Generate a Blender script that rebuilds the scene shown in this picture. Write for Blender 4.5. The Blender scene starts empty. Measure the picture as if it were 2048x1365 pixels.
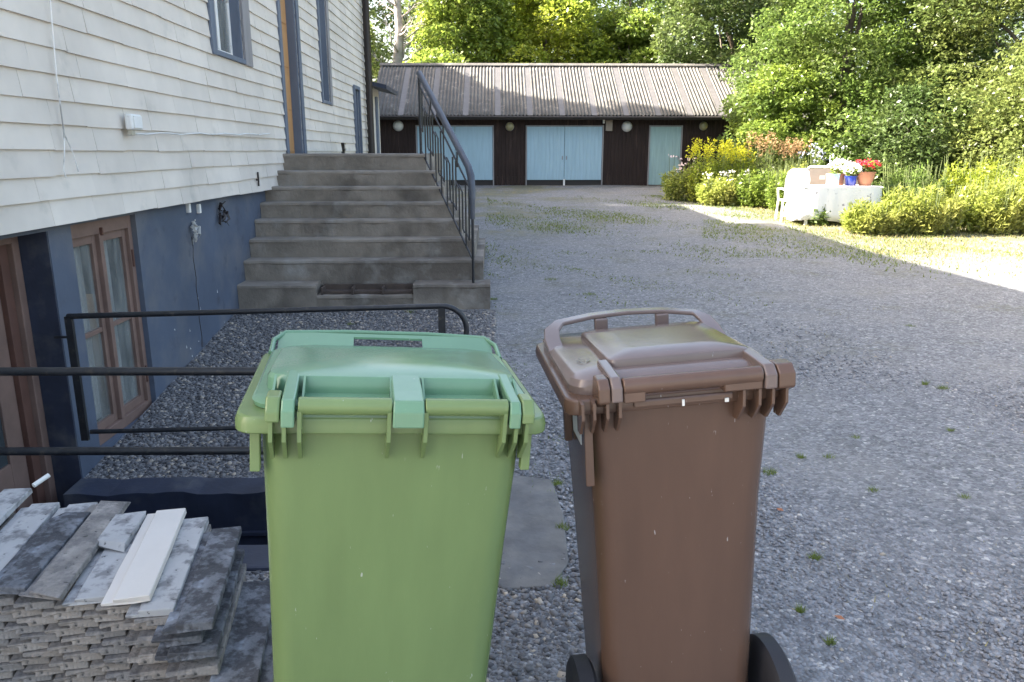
import bpy, math, random
import numpy as np
from mathutils import Vector, Matrix
R = math.radians
rnd = random.Random(7)
nr = np.random.default_rng(11)
scene = bpy.context.scene
COL = scene.collection

# ------------------------------------------------------------------ camera, sky, sun, exposure
cam_d = bpy.data.cameras.new('camera'); cam = bpy.data.objects.new('camera', cam_d); COL.objects.link(cam)
cam_d.sensor_width = 36; cam_d.lens = 1540 / 2048 * 36; cam_d.clip_start = 0.05; cam_d.clip_end = 2000
cam.location = (0, 0, 1.5)
cam.rotation_euler = (R(90 - 13.8), 0, R(-1.26))
scene.camera = cam

SUN_A, SUN_B = 1.37, 0.12            # horizontal run of a shadow per metre of height: towards +x and towards -y
el = math.atan(1 / math.hypot(SUN_A, SUN_B))
sun_dir = Vector((-SUN_A, SUN_B, 1)).normalized()     # towards the sun
world = bpy.data.worlds.new('World'); scene.world = world; world.use_nodes = True
nt = world.node_tree
bg = nt.nodes['Background']; bg.inputs['Strength'].default_value = 0.12
sky = nt.nodes.new('ShaderNodeTexSky'); sky.sky_type = 'NISHITA'; sky.sun_disc = False
sky.sun_elevation = el
sky.sun_rotation = math.atan2(sun_dir.x, sun_dir.y)
sky.air_density = 1.0; sky.dust_density = 5.0; sky.ozone_density = .3
hz = nt.nodes.new('ShaderNodeMix'); hz.data_type = 'RGBA'; hz.blend_type = 'MULTIPLY'; hz.inputs[0].default_value = 1; hz.inputs[7].default_value = (1.035, .98, .91, 1)
nt.links.new(sky.outputs[0], hz.inputs[6]); nt.links.new(hz.outputs[2], bg.inputs['Color'])
sun_d = bpy.data.lights.new('sun', 'SUN'); sun = bpy.data.objects.new('sun', sun_d); COL.objects.link(sun)
sun_d.energy = 5.0; sun_d.angle = R(0.5); sun_d.color = (1.0, 0.92, 0.80)
sun.rotation_euler = sun_dir.to_track_quat('Z', 'Y').to_euler()
scene.view_settings.view_transform = 'Standard'; scene.view_settings.look = 'None'
scene.view_settings.exposure = 2.65; scene.view_settings.gamma = 1

# ------------------------------------------------------------------ materials
def mat(name, col=(.5, .5, .5), rough=.6, spec=.5, metal=0, var=0., vscale=6., col2=None, c2scale=2., c2lo=.45, c2hi=.65,
        bump=0., bscale=40., bdist=.01, coat=0, island=0., transl=0., stretch=None, detail=4, col3=None, c3scale=12., c3lo=.6, c3hi=.7):
    m = bpy.data.materials.new(name); m.use_nodes = True
    n = m.node_tree.nodes; l = m.node_tree.links
    b = n['Principled BSDF']
    b.inputs['Roughness'].default_value = rough; b.inputs['Metallic'].default_value = metal
    b.inputs['Specular IOR Level'].default_value = spec; b.inputs['Coat Weight'].default_value = coat
    tc = n.new('ShaderNodeTexCoord'); vec = tc.outputs['Object']
    if stretch:
        mp = n.new('ShaderNodeMapping'); mp.inputs['Scale'].default_value = stretch; l.new(vec, mp.inputs[0]); vec = mp.outputs[0]
    def noise(s, d=detail):
        t = n.new('ShaderNodeTexNoise'); t.inputs['Scale'].default_value = s; t.inputs['Detail'].default_value = d
        t.inputs['Roughness'].default_value = .6; l.new(vec, t.inputs['Vector']); return t
    cur = n.new('ShaderNodeRGB'); cur.outputs[0].default_value = (*col, 1); cur = cur.outputs[0]
    def blend(c, s, lo, hi):
        nonlocal cur
        t = noise(s); r = n.new('ShaderNodeMapRange'); r.inputs[1].default_value = lo; r.inputs[2].default_value = hi; l.new(t.outputs[0], r.inputs[0])
        mx = n.new('ShaderNodeMix'); mx.data_type = 'RGBA'; l.new(r.outputs[0], mx.inputs[0]); l.new(cur, mx.inputs[6]); mx.inputs[7].default_value = (*c, 1)
        cur = mx.outputs[2]
    if col2: blend(col2, c2scale, c2lo, c2hi)
    if col3: blend(col3, c3scale, c3lo, c3hi)
    def mulval(sock, lo, hi):
        nonlocal cur
        r = n.new('ShaderNodeMapRange'); r.inputs[3].default_value = lo; r.inputs[4].default_value = hi; l.new(sock, r.inputs[0])
        mx = n.new('ShaderNodeMix'); mx.data_type = 'RGBA'; mx.blend_type = 'MULTIPLY'; mx.inputs[0].default_value = 1
        cc = n.new('ShaderNodeCombineColor')
        for i in range(3): l.new(r.outputs[0], cc.inputs[i])
        l.new(cur, mx.inputs[6]); l.new(cc.outputs[0], mx.inputs[7]); cur = mx.outputs[2]
    if var:
        t = noise(vscale); r = n.new('ShaderNodeMapRange'); r.inputs[1].default_value = .3; r.inputs[2].default_value = .7; l.new(t.outputs[0], r.inputs[0])
        mulval(r.outputs[0], 1 - var, 1 + var)
    if island:
        g = n.new('ShaderNodeNewGeometry'); mulval(g.outputs['Random Per Island'], 1 - island, 1 + island)
    l.new(cur, b.inputs['Base Color'])
    if bump:
        t = noise(bscale, 6); bp = n.new('ShaderNodeBump'); bp.inputs['Strength'].default_value = bump; bp.inputs['Distance'].default_value = bdist
        l.new(t.outputs[0], bp.inputs['Height']); l.new(bp.outputs[0], b.inputs['Normal'])
    if transl:
        tr = n.new('ShaderNodeBsdfTranslucent'); ms = n.new('ShaderNodeMixShader'); ms.inputs[0].default_value = transl
        hs = n.new('ShaderNodeHueSaturation'); hs.inputs['Value'].default_value = 2.0; hs.inputs['Saturation'].default_value = 1.0; hs.inputs['Hue'].default_value = .492
        l.new(cur, hs.inputs['Color']); l.new(hs.outputs[0], tr.inputs[0])
        l.new(b.outputs[0], ms.inputs[1]); l.new(tr.outputs[0], ms.inputs[2])
        l.new(ms.outputs[0], n['Material Output'].inputs['Surface'])
    return m

# ------------------------------------------------------------------ mesh helpers
class MB:
    def __init__(s): s.v = []; s.f = []
    def add(s, vs, fs):
        o = len(s.v); s.v += [tuple(v) for v in vs]; s.f += [tuple(i + o for i in f) for f in fs]; return s
    def box(s, x0, x1, y0, y1, z0, z1, M=None, c=0):
        v = [(x, y, z) for z in (z0, z1) for x, y in ((x0, y0), (x1, y0), (x1, y1), (x0, y1))]
        if M is not None: v = [tuple(M @ Vector(p)) for p in v]
        return s.add(v, [(3, 2, 1, 0), (4, 5, 6, 7), (0, 1, 5, 4), (1, 2, 6, 5), (2, 3, 7, 6), (3, 0, 4, 7)])
    def tube(s, pts, r, n=10, caps=True, flat=1.):
        pts = [Vector(p) for p in pts]; rs = r if isinstance(r, (list, tuple)) else [r] * len(pts)
        rings = []; up = None
        for i, p in enumerate(pts):
            a = pts[max(i - 1, 0)]; b = pts[min(i + 1, len(pts) - 1)]; t = (b - a).normalized()
            if up is None:
                up = Vector((0, 0, 1)) if abs(t.z) < .9 else Vector((0, 1, 0))
            sx = t.cross(up)
            if sx.length < 1e-4: sx = t.orthogonal()
            sx.normalize(); uy = sx.cross(t).normalized(); up = uy
            rings.append([p + sx * math.cos(q) * rs[i] + uy * math.sin(q) * rs[i] * flat for q in [2 * math.pi * k / n for k in range(n)]])
        return s.loft(rings, caps)
    def loft(s, rings, caps=True):
        n = len(rings[0]); v = [p for r_ in rings for p in r_]; f = []
        for i in range(len(rings) - 1):
            for k in range(n):
                k2 = (k + 1) % n; f.append((i * n + k, i * n + k2, (i + 1) * n + k2, (i + 1) * n + k))
        if caps: f.append(tuple(range(n))[::-1]); f.append(tuple((len(rings) - 1) * n + k for k in range(n)))
        return s.add(v, f)
    def lathe(s, prof, c=(0, 0, 0), n=24, axis='z'):
        rings = []
        for r, h in prof:
            ring = []
            for k in range(n):
                a = 2 * math.pi * k / n; p = (r * math.cos(a), r * math.sin(a), h)
                if axis == 'y': p = (p[0], -h, p[1])
                if axis == 'x': p = (h, p[0], p[1])
                ring.append((c[0] + p[0], c[1] + p[1], c[2] + p[2]))
            rings.append(ring)
        return s.loft(rings)
    def prism(s, poly, axis, a, b):
        def P(u, v, w): return {'x': (w, u, v), 'y': (u, w, v), 'z': (u, v, w)}[axis]
        n = len(poly); v = [P(u, w, a) for u, w in poly] + [P(u, w, b) for u, w in poly]
        f = [tuple(range(n))[::-1], tuple(range(n, 2 * n))] + [(k, (k + 1) % n, n + (k + 1) % n, n + k) for k in range(n)]
        return s.add(v, f)
    def build(s, name, m, parent=None, smooth=None, bevel=0, seg=2, loc=None):
        me = bpy.data.meshes.new(name); me.from_pydata(s.v, [], s.f); me.update()
        import bmesh
        bm = bmesh.new(); bm.from_mesh(me); bmesh.ops.recalc_face_normals(bm, faces=bm.faces); bm.to_mesh(me); bm.free()
        return link(name, me, m, parent, smooth, bevel, seg, loc)
def link(name, me, m, parent=None, smooth=None, bevel=0, seg=2, loc=None):
    o = bpy.data.objects.new(name, me); COL.objects.link(o); me.materials.append(m)
    if parent is not None: o.parent = parent
    if loc: o.location = loc
    if smooth is not None:
        me.polygons.foreach_set('use_smooth', [True] * len(me.polygons)); me.set_sharp_from_angle(angle=R(smooth))
    if bevel:
        b = o.modifiers.new('bevel', 'BEVEL'); b.width = bevel; b.segments = seg; b.limit_method = 'ANGLE'; b.angle_limit = R(35); b.harden_normals = False
    return o
def npmesh(name, V, nper, m, parent=None, smooth=False, faces=None, loc=None):
    """V: (N,k,3) loose polygons of nper corners, or V (n,3) with faces (m,nper)"""
    me = bpy.data.meshes.new(name)
    if faces is None:
        V = V.reshape(-1, 3); faces = np.arange(len(V)).reshape(-1, nper)
    me.vertices.add(len(V)); me.vertices.foreach_set('co', V.astype(np.float32).ravel())
    me.loops.add(faces.size); me.loops.foreach_set('vertex_index', faces.astype(np.int32).ravel())
    me.polygons.add(len(faces)); me.polygons.foreach_set('loop_start', np.arange(len(faces), dtype=np.int32) * nper)
    me.update(calc_edges=True); me.validate()
    if smooth: me.polygons.foreach_set('use_smooth', [True] * len(me.polygons))
    o = bpy.data.objects.new(name, me); COL.objects.link(o); me.materials.append(m)
    if parent is not None: o.parent = parent
    if loc: o.location = loc
    return o
def tag(o, label=None, cat=None, group=None, kind=None):
    if label: o['label'] = label
    if cat: o['category'] = cat
    if group: o['group'] = group
    if kind: o['kind'] = kind
    return o
def thing(name, label, cat, loc=(0, 0, 0), rot=(0, 0, 0), group=None):
    o = bpy.data.objects.new(name, None); COL.objects.link(o); o.location = loc; o.rotation_euler = rot
    o.empty_display_size = .2
    return tag(o, label, cat, group)
def ss(a, b, x):
    t = np.clip((x - a) / (b - a), 0, 1); return t * t * (3 - 2 * t)
def gz(x, y):
    x = np.asarray(x, float); y = np.asarray(y, float)
    base = .03 * np.clip(y - 12, 0, 60)
    w = 1 - ss(-1.1, .0, x)
    dip = -.43 * np.clip((7.3 - y) / 2.95, 0, 1) * w * (y > 4.15)
    return base + dip
PX0, PX1, PY0, PY1 = -2.5, -.45, 2.75, 4.19      # the cellar pit

# ------------------------------------------------------------------ ground
def gravel_mat():
    m = bpy.data.materials.new('gravel_ground'); m.use_nodes = True
    n = m.node_tree.nodes; l = m.node_tree.links; b = n['Principled BSDF']; b.inputs['Roughness'].default_value = .75
    g = n.new('ShaderNodeNewGeometry'); P = g.outputs['Position']
    def vor(s, feat='F1'):
        t = n.new('ShaderNodeTexVoronoi'); t.inputs['Scale'].default_value = s; t.feature = feat; l.new(P, t.inputs['Vector']); return t
    def noi(s, d=4):
        t = n.new('ShaderNodeTexNoise'); t.inputs['Scale'].default_value = s; t.inputs['Detail'].default_value = d; l.new(P, t.inputs['Vector']); return t
    v = vor(70); v2 = vor(26)
    ramp = n.new('ShaderNodeValToRGB'); e = ramp.color_ramp.elements
    e[0].position = 0; e[0].color = (.12, .125, .135, 1); e[1].position = 1; e[1].color = (.46, .45, .43, 1)
    for p, c in ((.3, (.175, .18, .19)), (.65, (.225, .23, .24)), (.93, (.29, .29, .30))):
        x = ramp.color_ramp.elements.new(p); x.color = (*c, 1)
    sep = n.new('ShaderNodeSeparateColor'); l.new(v.outputs['Color'], sep.inputs[0]); l.new(sep.outputs[0], ramp.inputs[0])
    sep2 = n.new('ShaderNodeSeparateColor'); l.new(v2.outputs['Color'], sep2.inputs[0])
    r2 = n.new('ShaderNodeMapRange'); r2.inputs[3].default_value = .78; r2.inputs[4].default_value = 1.2; l.new(sep2.outputs[1], r2.inputs[0])
    cc = n.new('ShaderNodeCombineColor'); [l.new(r2.outputs[0], cc.inputs[i]) for i in range(3)]
    mx = n.new('ShaderNodeMix'); mx.data_type = 'RGBA'; mx.blend_type = 'MULTIPLY'; mx.inputs[0].default_value = 1
    l.new(ramp.outputs[0], mx.inputs[6]); l.new(cc.outputs[0], mx.inputs[7]); cur = mx.outputs[2]
    def mixin(fac, col):
        nonlocal cur
        q = n.new('ShaderNodeMix'); q.data_type = 'RGBA'; l.new(fac, q.inputs[0]); l.new(cur, q.inputs[6]); q.inputs[7].default_value = (*col, 1); cur = q.outputs[2]
    def rng(sock, a, c, lo=0, hi=1):
        q = n.new('ShaderNodeMapRange'); q.inputs[1].default_value = a; q.inputs[2].default_value = c; q.inputs[3].default_value = lo; q.inputs[4].default_value = hi; l.new(sock, q.inputs[0]); return q.outputs[0]
    def mth(op, a, c):
        q = n.new('ShaderNodeMath'); q.operation = op
        for i, s in enumerate((a, c)):
            if isinstance(s, (int, float)): q.inputs[i].default_value = s
            else: l.new(s, q.inputs[i])
        return q.outputs[0]
    xyz = n.new('ShaderNodeSeparateXYZ'); l.new(P, xyz.inputs[0]); X, Y = xyz.outputs[0], xyz.outputs[1]
    # dusty light soil patches
    mixin(mth('MULTIPLY', rng(noi(.9, 6).outputs[0], .5, .75), .45), (.30, .29, .27))
    # moss and short grass: near the garage, along the lawn edge
    big = noi(.8, 6).outputs[0]
    lawnx = mth('SUBTRACT', X, mth('ADD', 5.1, mth('MULTIPLY', mth('SUBTRACT', noi(.35, 3).outputs[0], .5), 2.2)))
    yf = rng(Y, 9.5, 13, 0, 1)
    lawn = mth('MULTIPLY', rng(lawnx, -.5, 1.2), yf)
    lawn = mth('MULTIPLY', lawn, rng(noi(3.5, 8).outputs[0], .38, .52))
    strip = mth('MULTIPLY', rng(mth('SUBTRACT', X, mth('MULTIPLY', Y, .26)), .0, 1.6), rng(Y, 11, 14.5))
    strip = mth('MULTIPLY', strip, rng(noi(2.2, 7).outputs[0], .45, .58))
    nearg = mth('MULTIPLY', rng(Y, 12.5, 16.5), rng(noi(.55, 6).outputs[0], .46, .58))
    nearg = mth('MULTIPLY', nearg, rng(X, 3.5, 1.5))
    fac = mth('MAXIMUM', mth('MAXIMUM', lawn, strip), nearg)
    mixin(mth('MULTIPLY', fac, rng(noi(22, 5).outputs[0], .35, .6, .25, .8)), (.115, .125, .05))
    mixin(mth('MULTIPLY', fac, rng(noi(5, 4).outputs[0], .5, .65, 0, .7)), (.26, .22, .09))
    mossy = mth('MULTIPLY', rng(noi(1.3, 8).outputs[0], .53, .66, 0, .55), rng(noi(14, 4).outputs[0], .42, .58)); mossy = mth('MULTIPLY', mossy, rng(Y, 3.0, 6.5)); mixin(mossy, (.13, .13, .075))
    far = rng(Y, 45, 60); mixin(far, (.05, .08, .02))
    # leaf litter on the slope by the cellar
    lit = mth('MULTIPLY', rng(X, -1.2, -2.3), rng(Y, 7.3, 6.3)); mixin(mth('MULTIPLY', lit, rng(noi(9, 5).outputs[0], .5, .6, 0, .6)), (.14, .11, .08))
    l.new(cur, b.inputs['Base Color'])
    bp = n.new('ShaderNodeBump'); bp.inputs['Strength'].default_value = 1; bp.inputs['Distance'].default_value = .012
    inv = mth('SUBTRACT', 1, v.outputs['Distance']); l.new(mth('ADD', inv, sep.outputs[1]), bp.inputs['Height']); l.new(bp.outputs[0], b.inputs['Normal'])
    return m
def axis_lines(a, lo, hi, c, st):
    g = [lo]; 
    while g[-1] < hi: g.append(g[-1] + st)
    s = st; x = lo
    left = []
    while x > a: s *= 1.35; x -= s; left.append(x)
    s = st; x = g[-1]; right = []
    while x < c: s *= 1.35; x += s; right.append(x)
    return left[::-1] + g + right
def ground():
    xs = np.array(sorted(set(np.round(axis_lines(-150, -2.5, 6, 150, .205), 4)) | {PX0, PX1}))
    ys = np.array(sorted(set(np.round(axis_lines(-120, -1, 14, 200, .22), 4)) | {PY0, PY1, 4.16}))
    X, Y = np.meshgrid(xs, ys, indexing='ij'); Z = gz(X, Y)
    Z = Z + np.where((Y < 4.1) | (X > .3), .012 * np.sin(X * 1.9 + .7) * np.sin(Y * 1.3), 0)
    V = np.stack([X, Y, Z], -1).reshape(-1, 3); ny = len(ys); F = []
    for i in range(len(xs) - 1):
        for j in range(ny - 1):
            cx = (xs[i] + xs[i + 1]) / 2; cy = (ys[j] + ys[j + 1]) / 2
            if PX0 < cx < PX1 and PY0 < cy < PY1: continue
            if -10.3 < cx < PX0 and .7 < cy < 15.8: continue
            F.append((i * ny + j, (i + 1) * ny + j, (i + 1) * ny + j + 1, i * ny + j + 1))
    o = npmesh('ground', V, 4, gravel_mat(), faces=np.array(F), smooth=True); tag(o, kind='structure')
ground()

# loose stones: real shards scattered over the near ground
def stones(n, xr, yr, sr, m, name, keep, flat=(.35, .6), label=None, pw=1.):
    u = nr.random(n); y = yr[0] + (yr[1] - yr[0]) * u ** pw; x = nr.uniform(xr[0], xr[1], n)
    k = keep(x, y); x = x[k]; y = y[k]; n = len(x)
    s = nr.uniform(sr[0], sr[1], n) * (.7 + .6 * nr.random(n) ** 3)
    base = np.array([(-1, -1, -1), (1, -1, -1), (1, 1, -1), (-1, 1, -1), (-1, -1, 1), (1, -1, 1), (1, 1, 1), (-1, 1, 1)], float) * .5
    V = base[None] * (1 + .55 * (nr.random((n, 8, 3)) - .5)); V[:, 4:, :2] *= nr.uniform(.5, .95, (n, 1, 1))
    V[..., 0] *= 1.35; V[..., 2] *= nr.uniform(*flat, (n, 1)); V *= s[:, None, None]
    a = nr.uniform(0, 2 * math.pi, n); t = nr.normal(0, .33, n); ca, sa, ct, st = np.cos(a), np.sin(a), np.cos(t), np.sin(t)
    Vx = V[..., 0] * ct[:, None] - V[..., 2] * st[:, None]; Vz = V[..., 0] * st[:, None] + V[..., 2] * ct[:, None]
    X = Vx * ca[:, None] - V[..., 1] * sa[:, None] + x[:, None]; Y = Vx * sa[:, None] + V[..., 1] * ca[:, None] + y[:, None]
    Z = Vz + gz(x, y)[:, None] + (s * .12)[:, None]
    V = np.stack([X, Y, Z], -1).reshape(-1, 3)
    f = np.array([(3, 2, 1, 0), (4, 5, 6, 7), (0, 1, 5, 4), (1, 2, 6, 5), (2, 3, 7, 6), (3, 0, 4, 7)])
    F = (np.arange(n)[:, None, None] * 8 + f[None]).reshape(-1, 4)
    return tag(npmesh(name, V, 4, m, faces=F), label, 'gravel', kind='stuff')
def stone_mat(name, ramp):
    m = bpy.data.materials.new(name); m.use_nodes = True; n = m.node_tree.nodes; l = m.node_tree.links
    g = n.new('ShaderNodeNewGeometry'); r = n.new('ShaderNodeValToRGB'); r.color_ramp.interpolation = 'LINEAR'
    e = r.color_ramp.elements; e[0].position = ramp[0][0]; e[0].color = (*ramp[0][1], 1); e[1].position = ramp[-1][0]; e[1].color = (*ramp[-1][1], 1)
    for p, c in ramp[1:-1]: e = r.color_ramp.elements.new(p); e.color = (*c, 1)
    l.new(g.outputs['Random Per Island'], r.inputs[0]); l.new(r.outputs[0], n['Principled BSDF'].inputs['Base Color'])
    n['Principled BSDF'].inputs['Roughness'].default_value = .65
    return m
smat = stone_mat('slate_stone', [(0, (.13, .135, .15)), (.35, (.18, .185, .20)), (.7, (.235, .24, .255)), (.96, (.31, .31, .32)), (.985, (.52, .50, .47)), (1, (.34, .29, .22))])
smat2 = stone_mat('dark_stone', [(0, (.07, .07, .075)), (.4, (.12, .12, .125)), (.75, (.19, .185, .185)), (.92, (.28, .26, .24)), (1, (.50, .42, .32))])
def notin(x, y):
    pit = (x < PX1 + .22) & (y > PY0 - .12) & (y < PY1 + .18)
    stairs = (y > 7.35) & (x < .1); slab = (x > -.15) & (x < .29) & (y > 2.42) & (y < 3.4)
    d = np.minimum(np.minimum(x + .0, .29 - x), np.minimum(y - 2.42, 3.4 - y)); q = np.where(d < .03, .9, np.where(d < .08, .6, .25))
    return ~(pit | slab & (nr.random(len(x)) > q) | stairs)
stones(70000, (-.6, 4.4), (.9, 6.8), (.008, .0155), smat, 'gravel', lambda x, y: notin(x, y) & (x > -.3 + 0 * y) & (x < y * .75 + .6) & (nr.random(len(x)) > .92 * ss(2.8, 6.6, y)) & (nr.random(len(x)) > ss(3.2, 4.4, x)), pw=1.25, label='grey slate gravel covering the yard beside the bins')
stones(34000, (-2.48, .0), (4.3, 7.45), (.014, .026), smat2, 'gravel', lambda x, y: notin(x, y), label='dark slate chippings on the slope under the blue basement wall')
stones(16000, (-1.9, .5), (.9, 2.7), (.012, .021), smat2, 'gravel', lambda x, y: notin(x, y), label='darker chippings around the board stack')  # same dark stone colours as on the slope

# ------------------------------------------------------------------ shared materials
m_siding = mat('cream_siding', (.66, .605, .53), .85, .3, var=.10, vscale=1.6, bump=.5, bscale=220, bdist=.003, island=.05, col2=(.50, .47, .41), c2scale=3.5, c2lo=.6, c2hi=.8)
m_sideback = mat('dark_siding_backing', (.12, .11, .10), .9)  # dark core behind the siding boards, also used for the floor
m_base = mat('blue_basement_render', (.085, .106, .148), .7, .4, var=.14, vscale=1.3, bump=.3, bscale=60, bdist=.004, col2=(.15, .155, .17), c2scale=1.6, c2lo=.48, c2hi=.72, col3=(.065, .075, .10), c3scale=4, c3lo=.58, c3hi=.72)
m_navy = mat('navy_paint_and_shade', (.028, .036, .062), .55, .5, var=.3, vscale=3, bump=.4, bscale=35, bdist=.004, col2=(.075, .08, .09), c2scale=5, c2lo=.5, c2hi=.7)
m_trim = mat('blue_grey_trim', (.13, .155, .20), .6, .4, var=.15, vscale=5, stretch=(1, 1, .2), bump=.15, bscale=60, bdist=.002)
m_trimlt = mat('worn_grey_trim', (.27, .26, .26), .7, .3, var=.15, vscale=5, stretch=(1, 1, .2))
m_rust = mat('red_brown_frame_paint', (.20, .13, .105), .6, .4, var=.15, vscale=6, bump=.2, bscale=70, bdist=.002)
m_rustdk = mat('dark_red_brown_paint', (.12, .06, .045), .6, .4, var=.15, vscale=6)
m_white = mat('white_paint_peeling', (.75, .75, .72), .6, .4, var=.08, vscale=8, col2=(.4, .38, .34), c2scale=14, c2lo=.62, c2hi=.68)
m_wood = mat('yellow_brown_door_wood', (.45, .24, .10), .55, .4, var=.15, vscale=8, stretch=(6, 6, .5))
m_glass = mat('window_glass', (.05, .06, .065), .06, .6, bump=.02, bscale=4, bdist=.01)
m_basglass = mat('old_dusty_glass', (.20, .21, .20), .12, .6, var=.35, vscale=3.5, stretch=(1, 1.5, .35), bump=.03, bscale=5, bdist=.01)
m_curtain = mat('white_curtain', (.62, .64, .62), .8, .2)
m_brownpipe = mat('dark_brown_metal', (.022, .016, .014), .5, .5)
m_concrete = mat('stair_concrete', (.25, .22, .185), .88, .3, var=.22, vscale=3.2, bump=.7, bscale=30, bdist=.012, col2=(.155, .135, .115), c2scale=.9, c2lo=.49, c2hi=.57, col3=(.30, .285, .26), c3scale=2.3, c3lo=.55, c3hi=.72)
m_blackmetal = mat('black_painted_steel', (.018, .02, .024), .42, .5, var=.3, vscale=20, col2=(.05, .045, .04), c2scale=25, c2lo=.58, c2hi=.68, bump=.15, bscale=80, bdist=.002)
m_handrail = mat('grey_blue_handrail_paint', (.06, .07, .09), .4, .5, var=.2, vscale=10)

# ------------------------------------------------------------------ the house on the left
WX, BX = -2.42, -2.5
house = thing('clapboard_house', 'cream board clad house with blue grey basement wall and red brown cellar windows', 'house', (-6.5, 6.5, 0))
HO = Vector(house.location)
def hb(mb, name, m, parent=house, **k):        # parts are written in world coordinates, stored about the house base
    if parent is house: mb.v = [(a - HO.x, b - HO.y, c - HO.z) for a, b, c in mb.v]
    else: mb.v = [(a - HO.x, b - HO.y, c - HO.z) for a, b, c in mb.v]
    return mb.build(name, m, parent, **k)
YE, YN, HE = 15.9, .6, 5.6
openings = [(7.18, 7.97, 2.37, 3.75), (9.40, 10.14, 1.0, 3.6), (11.45, 11.95, 2.22, 3.75), (13.97, 14.42, 1.2, 2.56), (12.66, 12.96, 1.2, 1.68)]
sid = MB(); EXP = .135
zb = 1.105
k = 0
while zb < HE:
    y = YN + rnd.uniform(-.5, 0)
    wob = rnd.uniform(0, 6.28)
    while y < YE:
        L = rnd.choice([.5, .5, .5, .46, .6, .38]); y2 = min(y + L, YE); y1 = max(y, YN)
        if y2 - y1 > .02:
            segs = [(y1, y2)]
            for (oa, ob, oz, oZ) in openings:
                if zb + EXP * .6 > oz and zb + EXP * .4 < oZ:
                    ns = []
                    for a, b in segs:
                        if b <= oa or a >= ob: ns.append((a, b)); continue
                        if a < oa: ns.append((a, oa))
                        if b > ob: ns.append((ob, b))
                    segs = ns
            d = rnd.uniform(-.003, .003); t = rnd.uniform(-.0025, .0025)
            for a, b in segs:
                if b - a < .01: continue
                za = zb + .0035 * math.sin(a * 1.1 + wob) + d; zc = zb + .0035 * math.sin(b * 1.1 + wob) + d + rnd.uniform(-.002, .002)
                xo = WX + t + rnd.uniform(-.002, .002); xi = WX - .018
                g = .0012
                v = [(xo, a + g, za), (xo, b - g, zc), (xi, b - g, zc + EXP + .012), (xi, a + g, za + EXP + .012), (xo - .024, a + g, za), (xo - .024, b - g, zc)]
                sid.add(v, [(0, 1, 2, 3), (4, 5, 1, 0), (0, 3, 4), (1, 5, 2)])
        y = y2 if y2 < YE else YE
    zb += EXP; k += 1
wallbody = MB()
def wall_with_holes(mb, x0, x1, y0, y1, z0, z1, holes):
    ys = sorted({y0, y1} | {h[0] for h in holes} | {h[1] for h in holes}); ys = [y for y in ys if y0 <= y <= y1]
    for a, b in zip(ys, ys[1:]):
        cuts = sorted([(max(h[2], z0), min(h[3], z1)) for h in holes if h[0] <= a and h[1] >= b])
        z = z0
        for c, d in cuts:
            if c > z: mb.box(x0, x1, a, b, z, c)
            z = max(z, d)
        if z < z1: mb.box(x0, x1, a, b, z, z1)
wall_with_holes(wallbody, -2.78, -2.445, YN, YE, 1.13, HE, openings)
wallbody.box(-10.5, -2.78, YN, YN + .3, 1.13, HE).box(-10.5, -2.78, YE - .3, YE, 1.13, HE).box(-10.8, -10.5, YN, YE, 1.13, HE)
hb(sid, 'wall', m_siding)
hb(wallbody, 'wall_core', m_sideback)
fl = MB(); fl.box(-10.5, -2.79, YN + .3, YE - .3, 1.0, 1.12); hb(fl, 'floor_slab', m_sideback)
# basement wall with openings for the cellar door and window
bh = [(3.42, 4.38, -1.25, 1.07), (4.62, 5.46, -.33, 1.08)]
bw = MB(); wall_with_holes(bw, -2.74, BX, YN, YE, -1.3, 1.1, bh)
bw.box(-10.4, -2.74, YN + .05, YN + .3, -1.3, 1.1).box(-10.4, -2.74, YE - .3, YE - .05, -1.3, 1.1).box(-10.7, -10.4, YN + .05, YE - .05, -1.3, 1.1)
hb(bw, 'basement_wall', m_base)
# roof: two slopes with eaves
rf = MB(); ex0, ex1, rx = -11.1, -2.05, -6.6
RZ = HE + 1.9
for (xa, xb) in ((ex1, rx), (ex0, rx)):
    v = [(xa, YN - .35, HE), (xa, YE + .35, HE), (xb, YE + .35, RZ), (xb, YN - .35, RZ)]
    rf.add(v + [(p[0], p[1], p[2] + .14) for p in v], [(0, 1, 2, 3), (4, 5, 6, 7), (0, 1, 5, 4), (1, 2, 6, 5), (2, 3, 7, 6), (3, 0, 4, 7)])
hb(rf, 'roof', mat('roof_tile', (.12, .06, .045), .8, var=.2, bump=.4))
for yy in (YN + .02, YE - .22):
    gb = MB(); gb.prism([(-10.7, HE), (-2.5, HE), (-6.6, RZ - .05)], 'y', yy, yy + .2); hb(gb, 'gable', m_siding)

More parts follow.
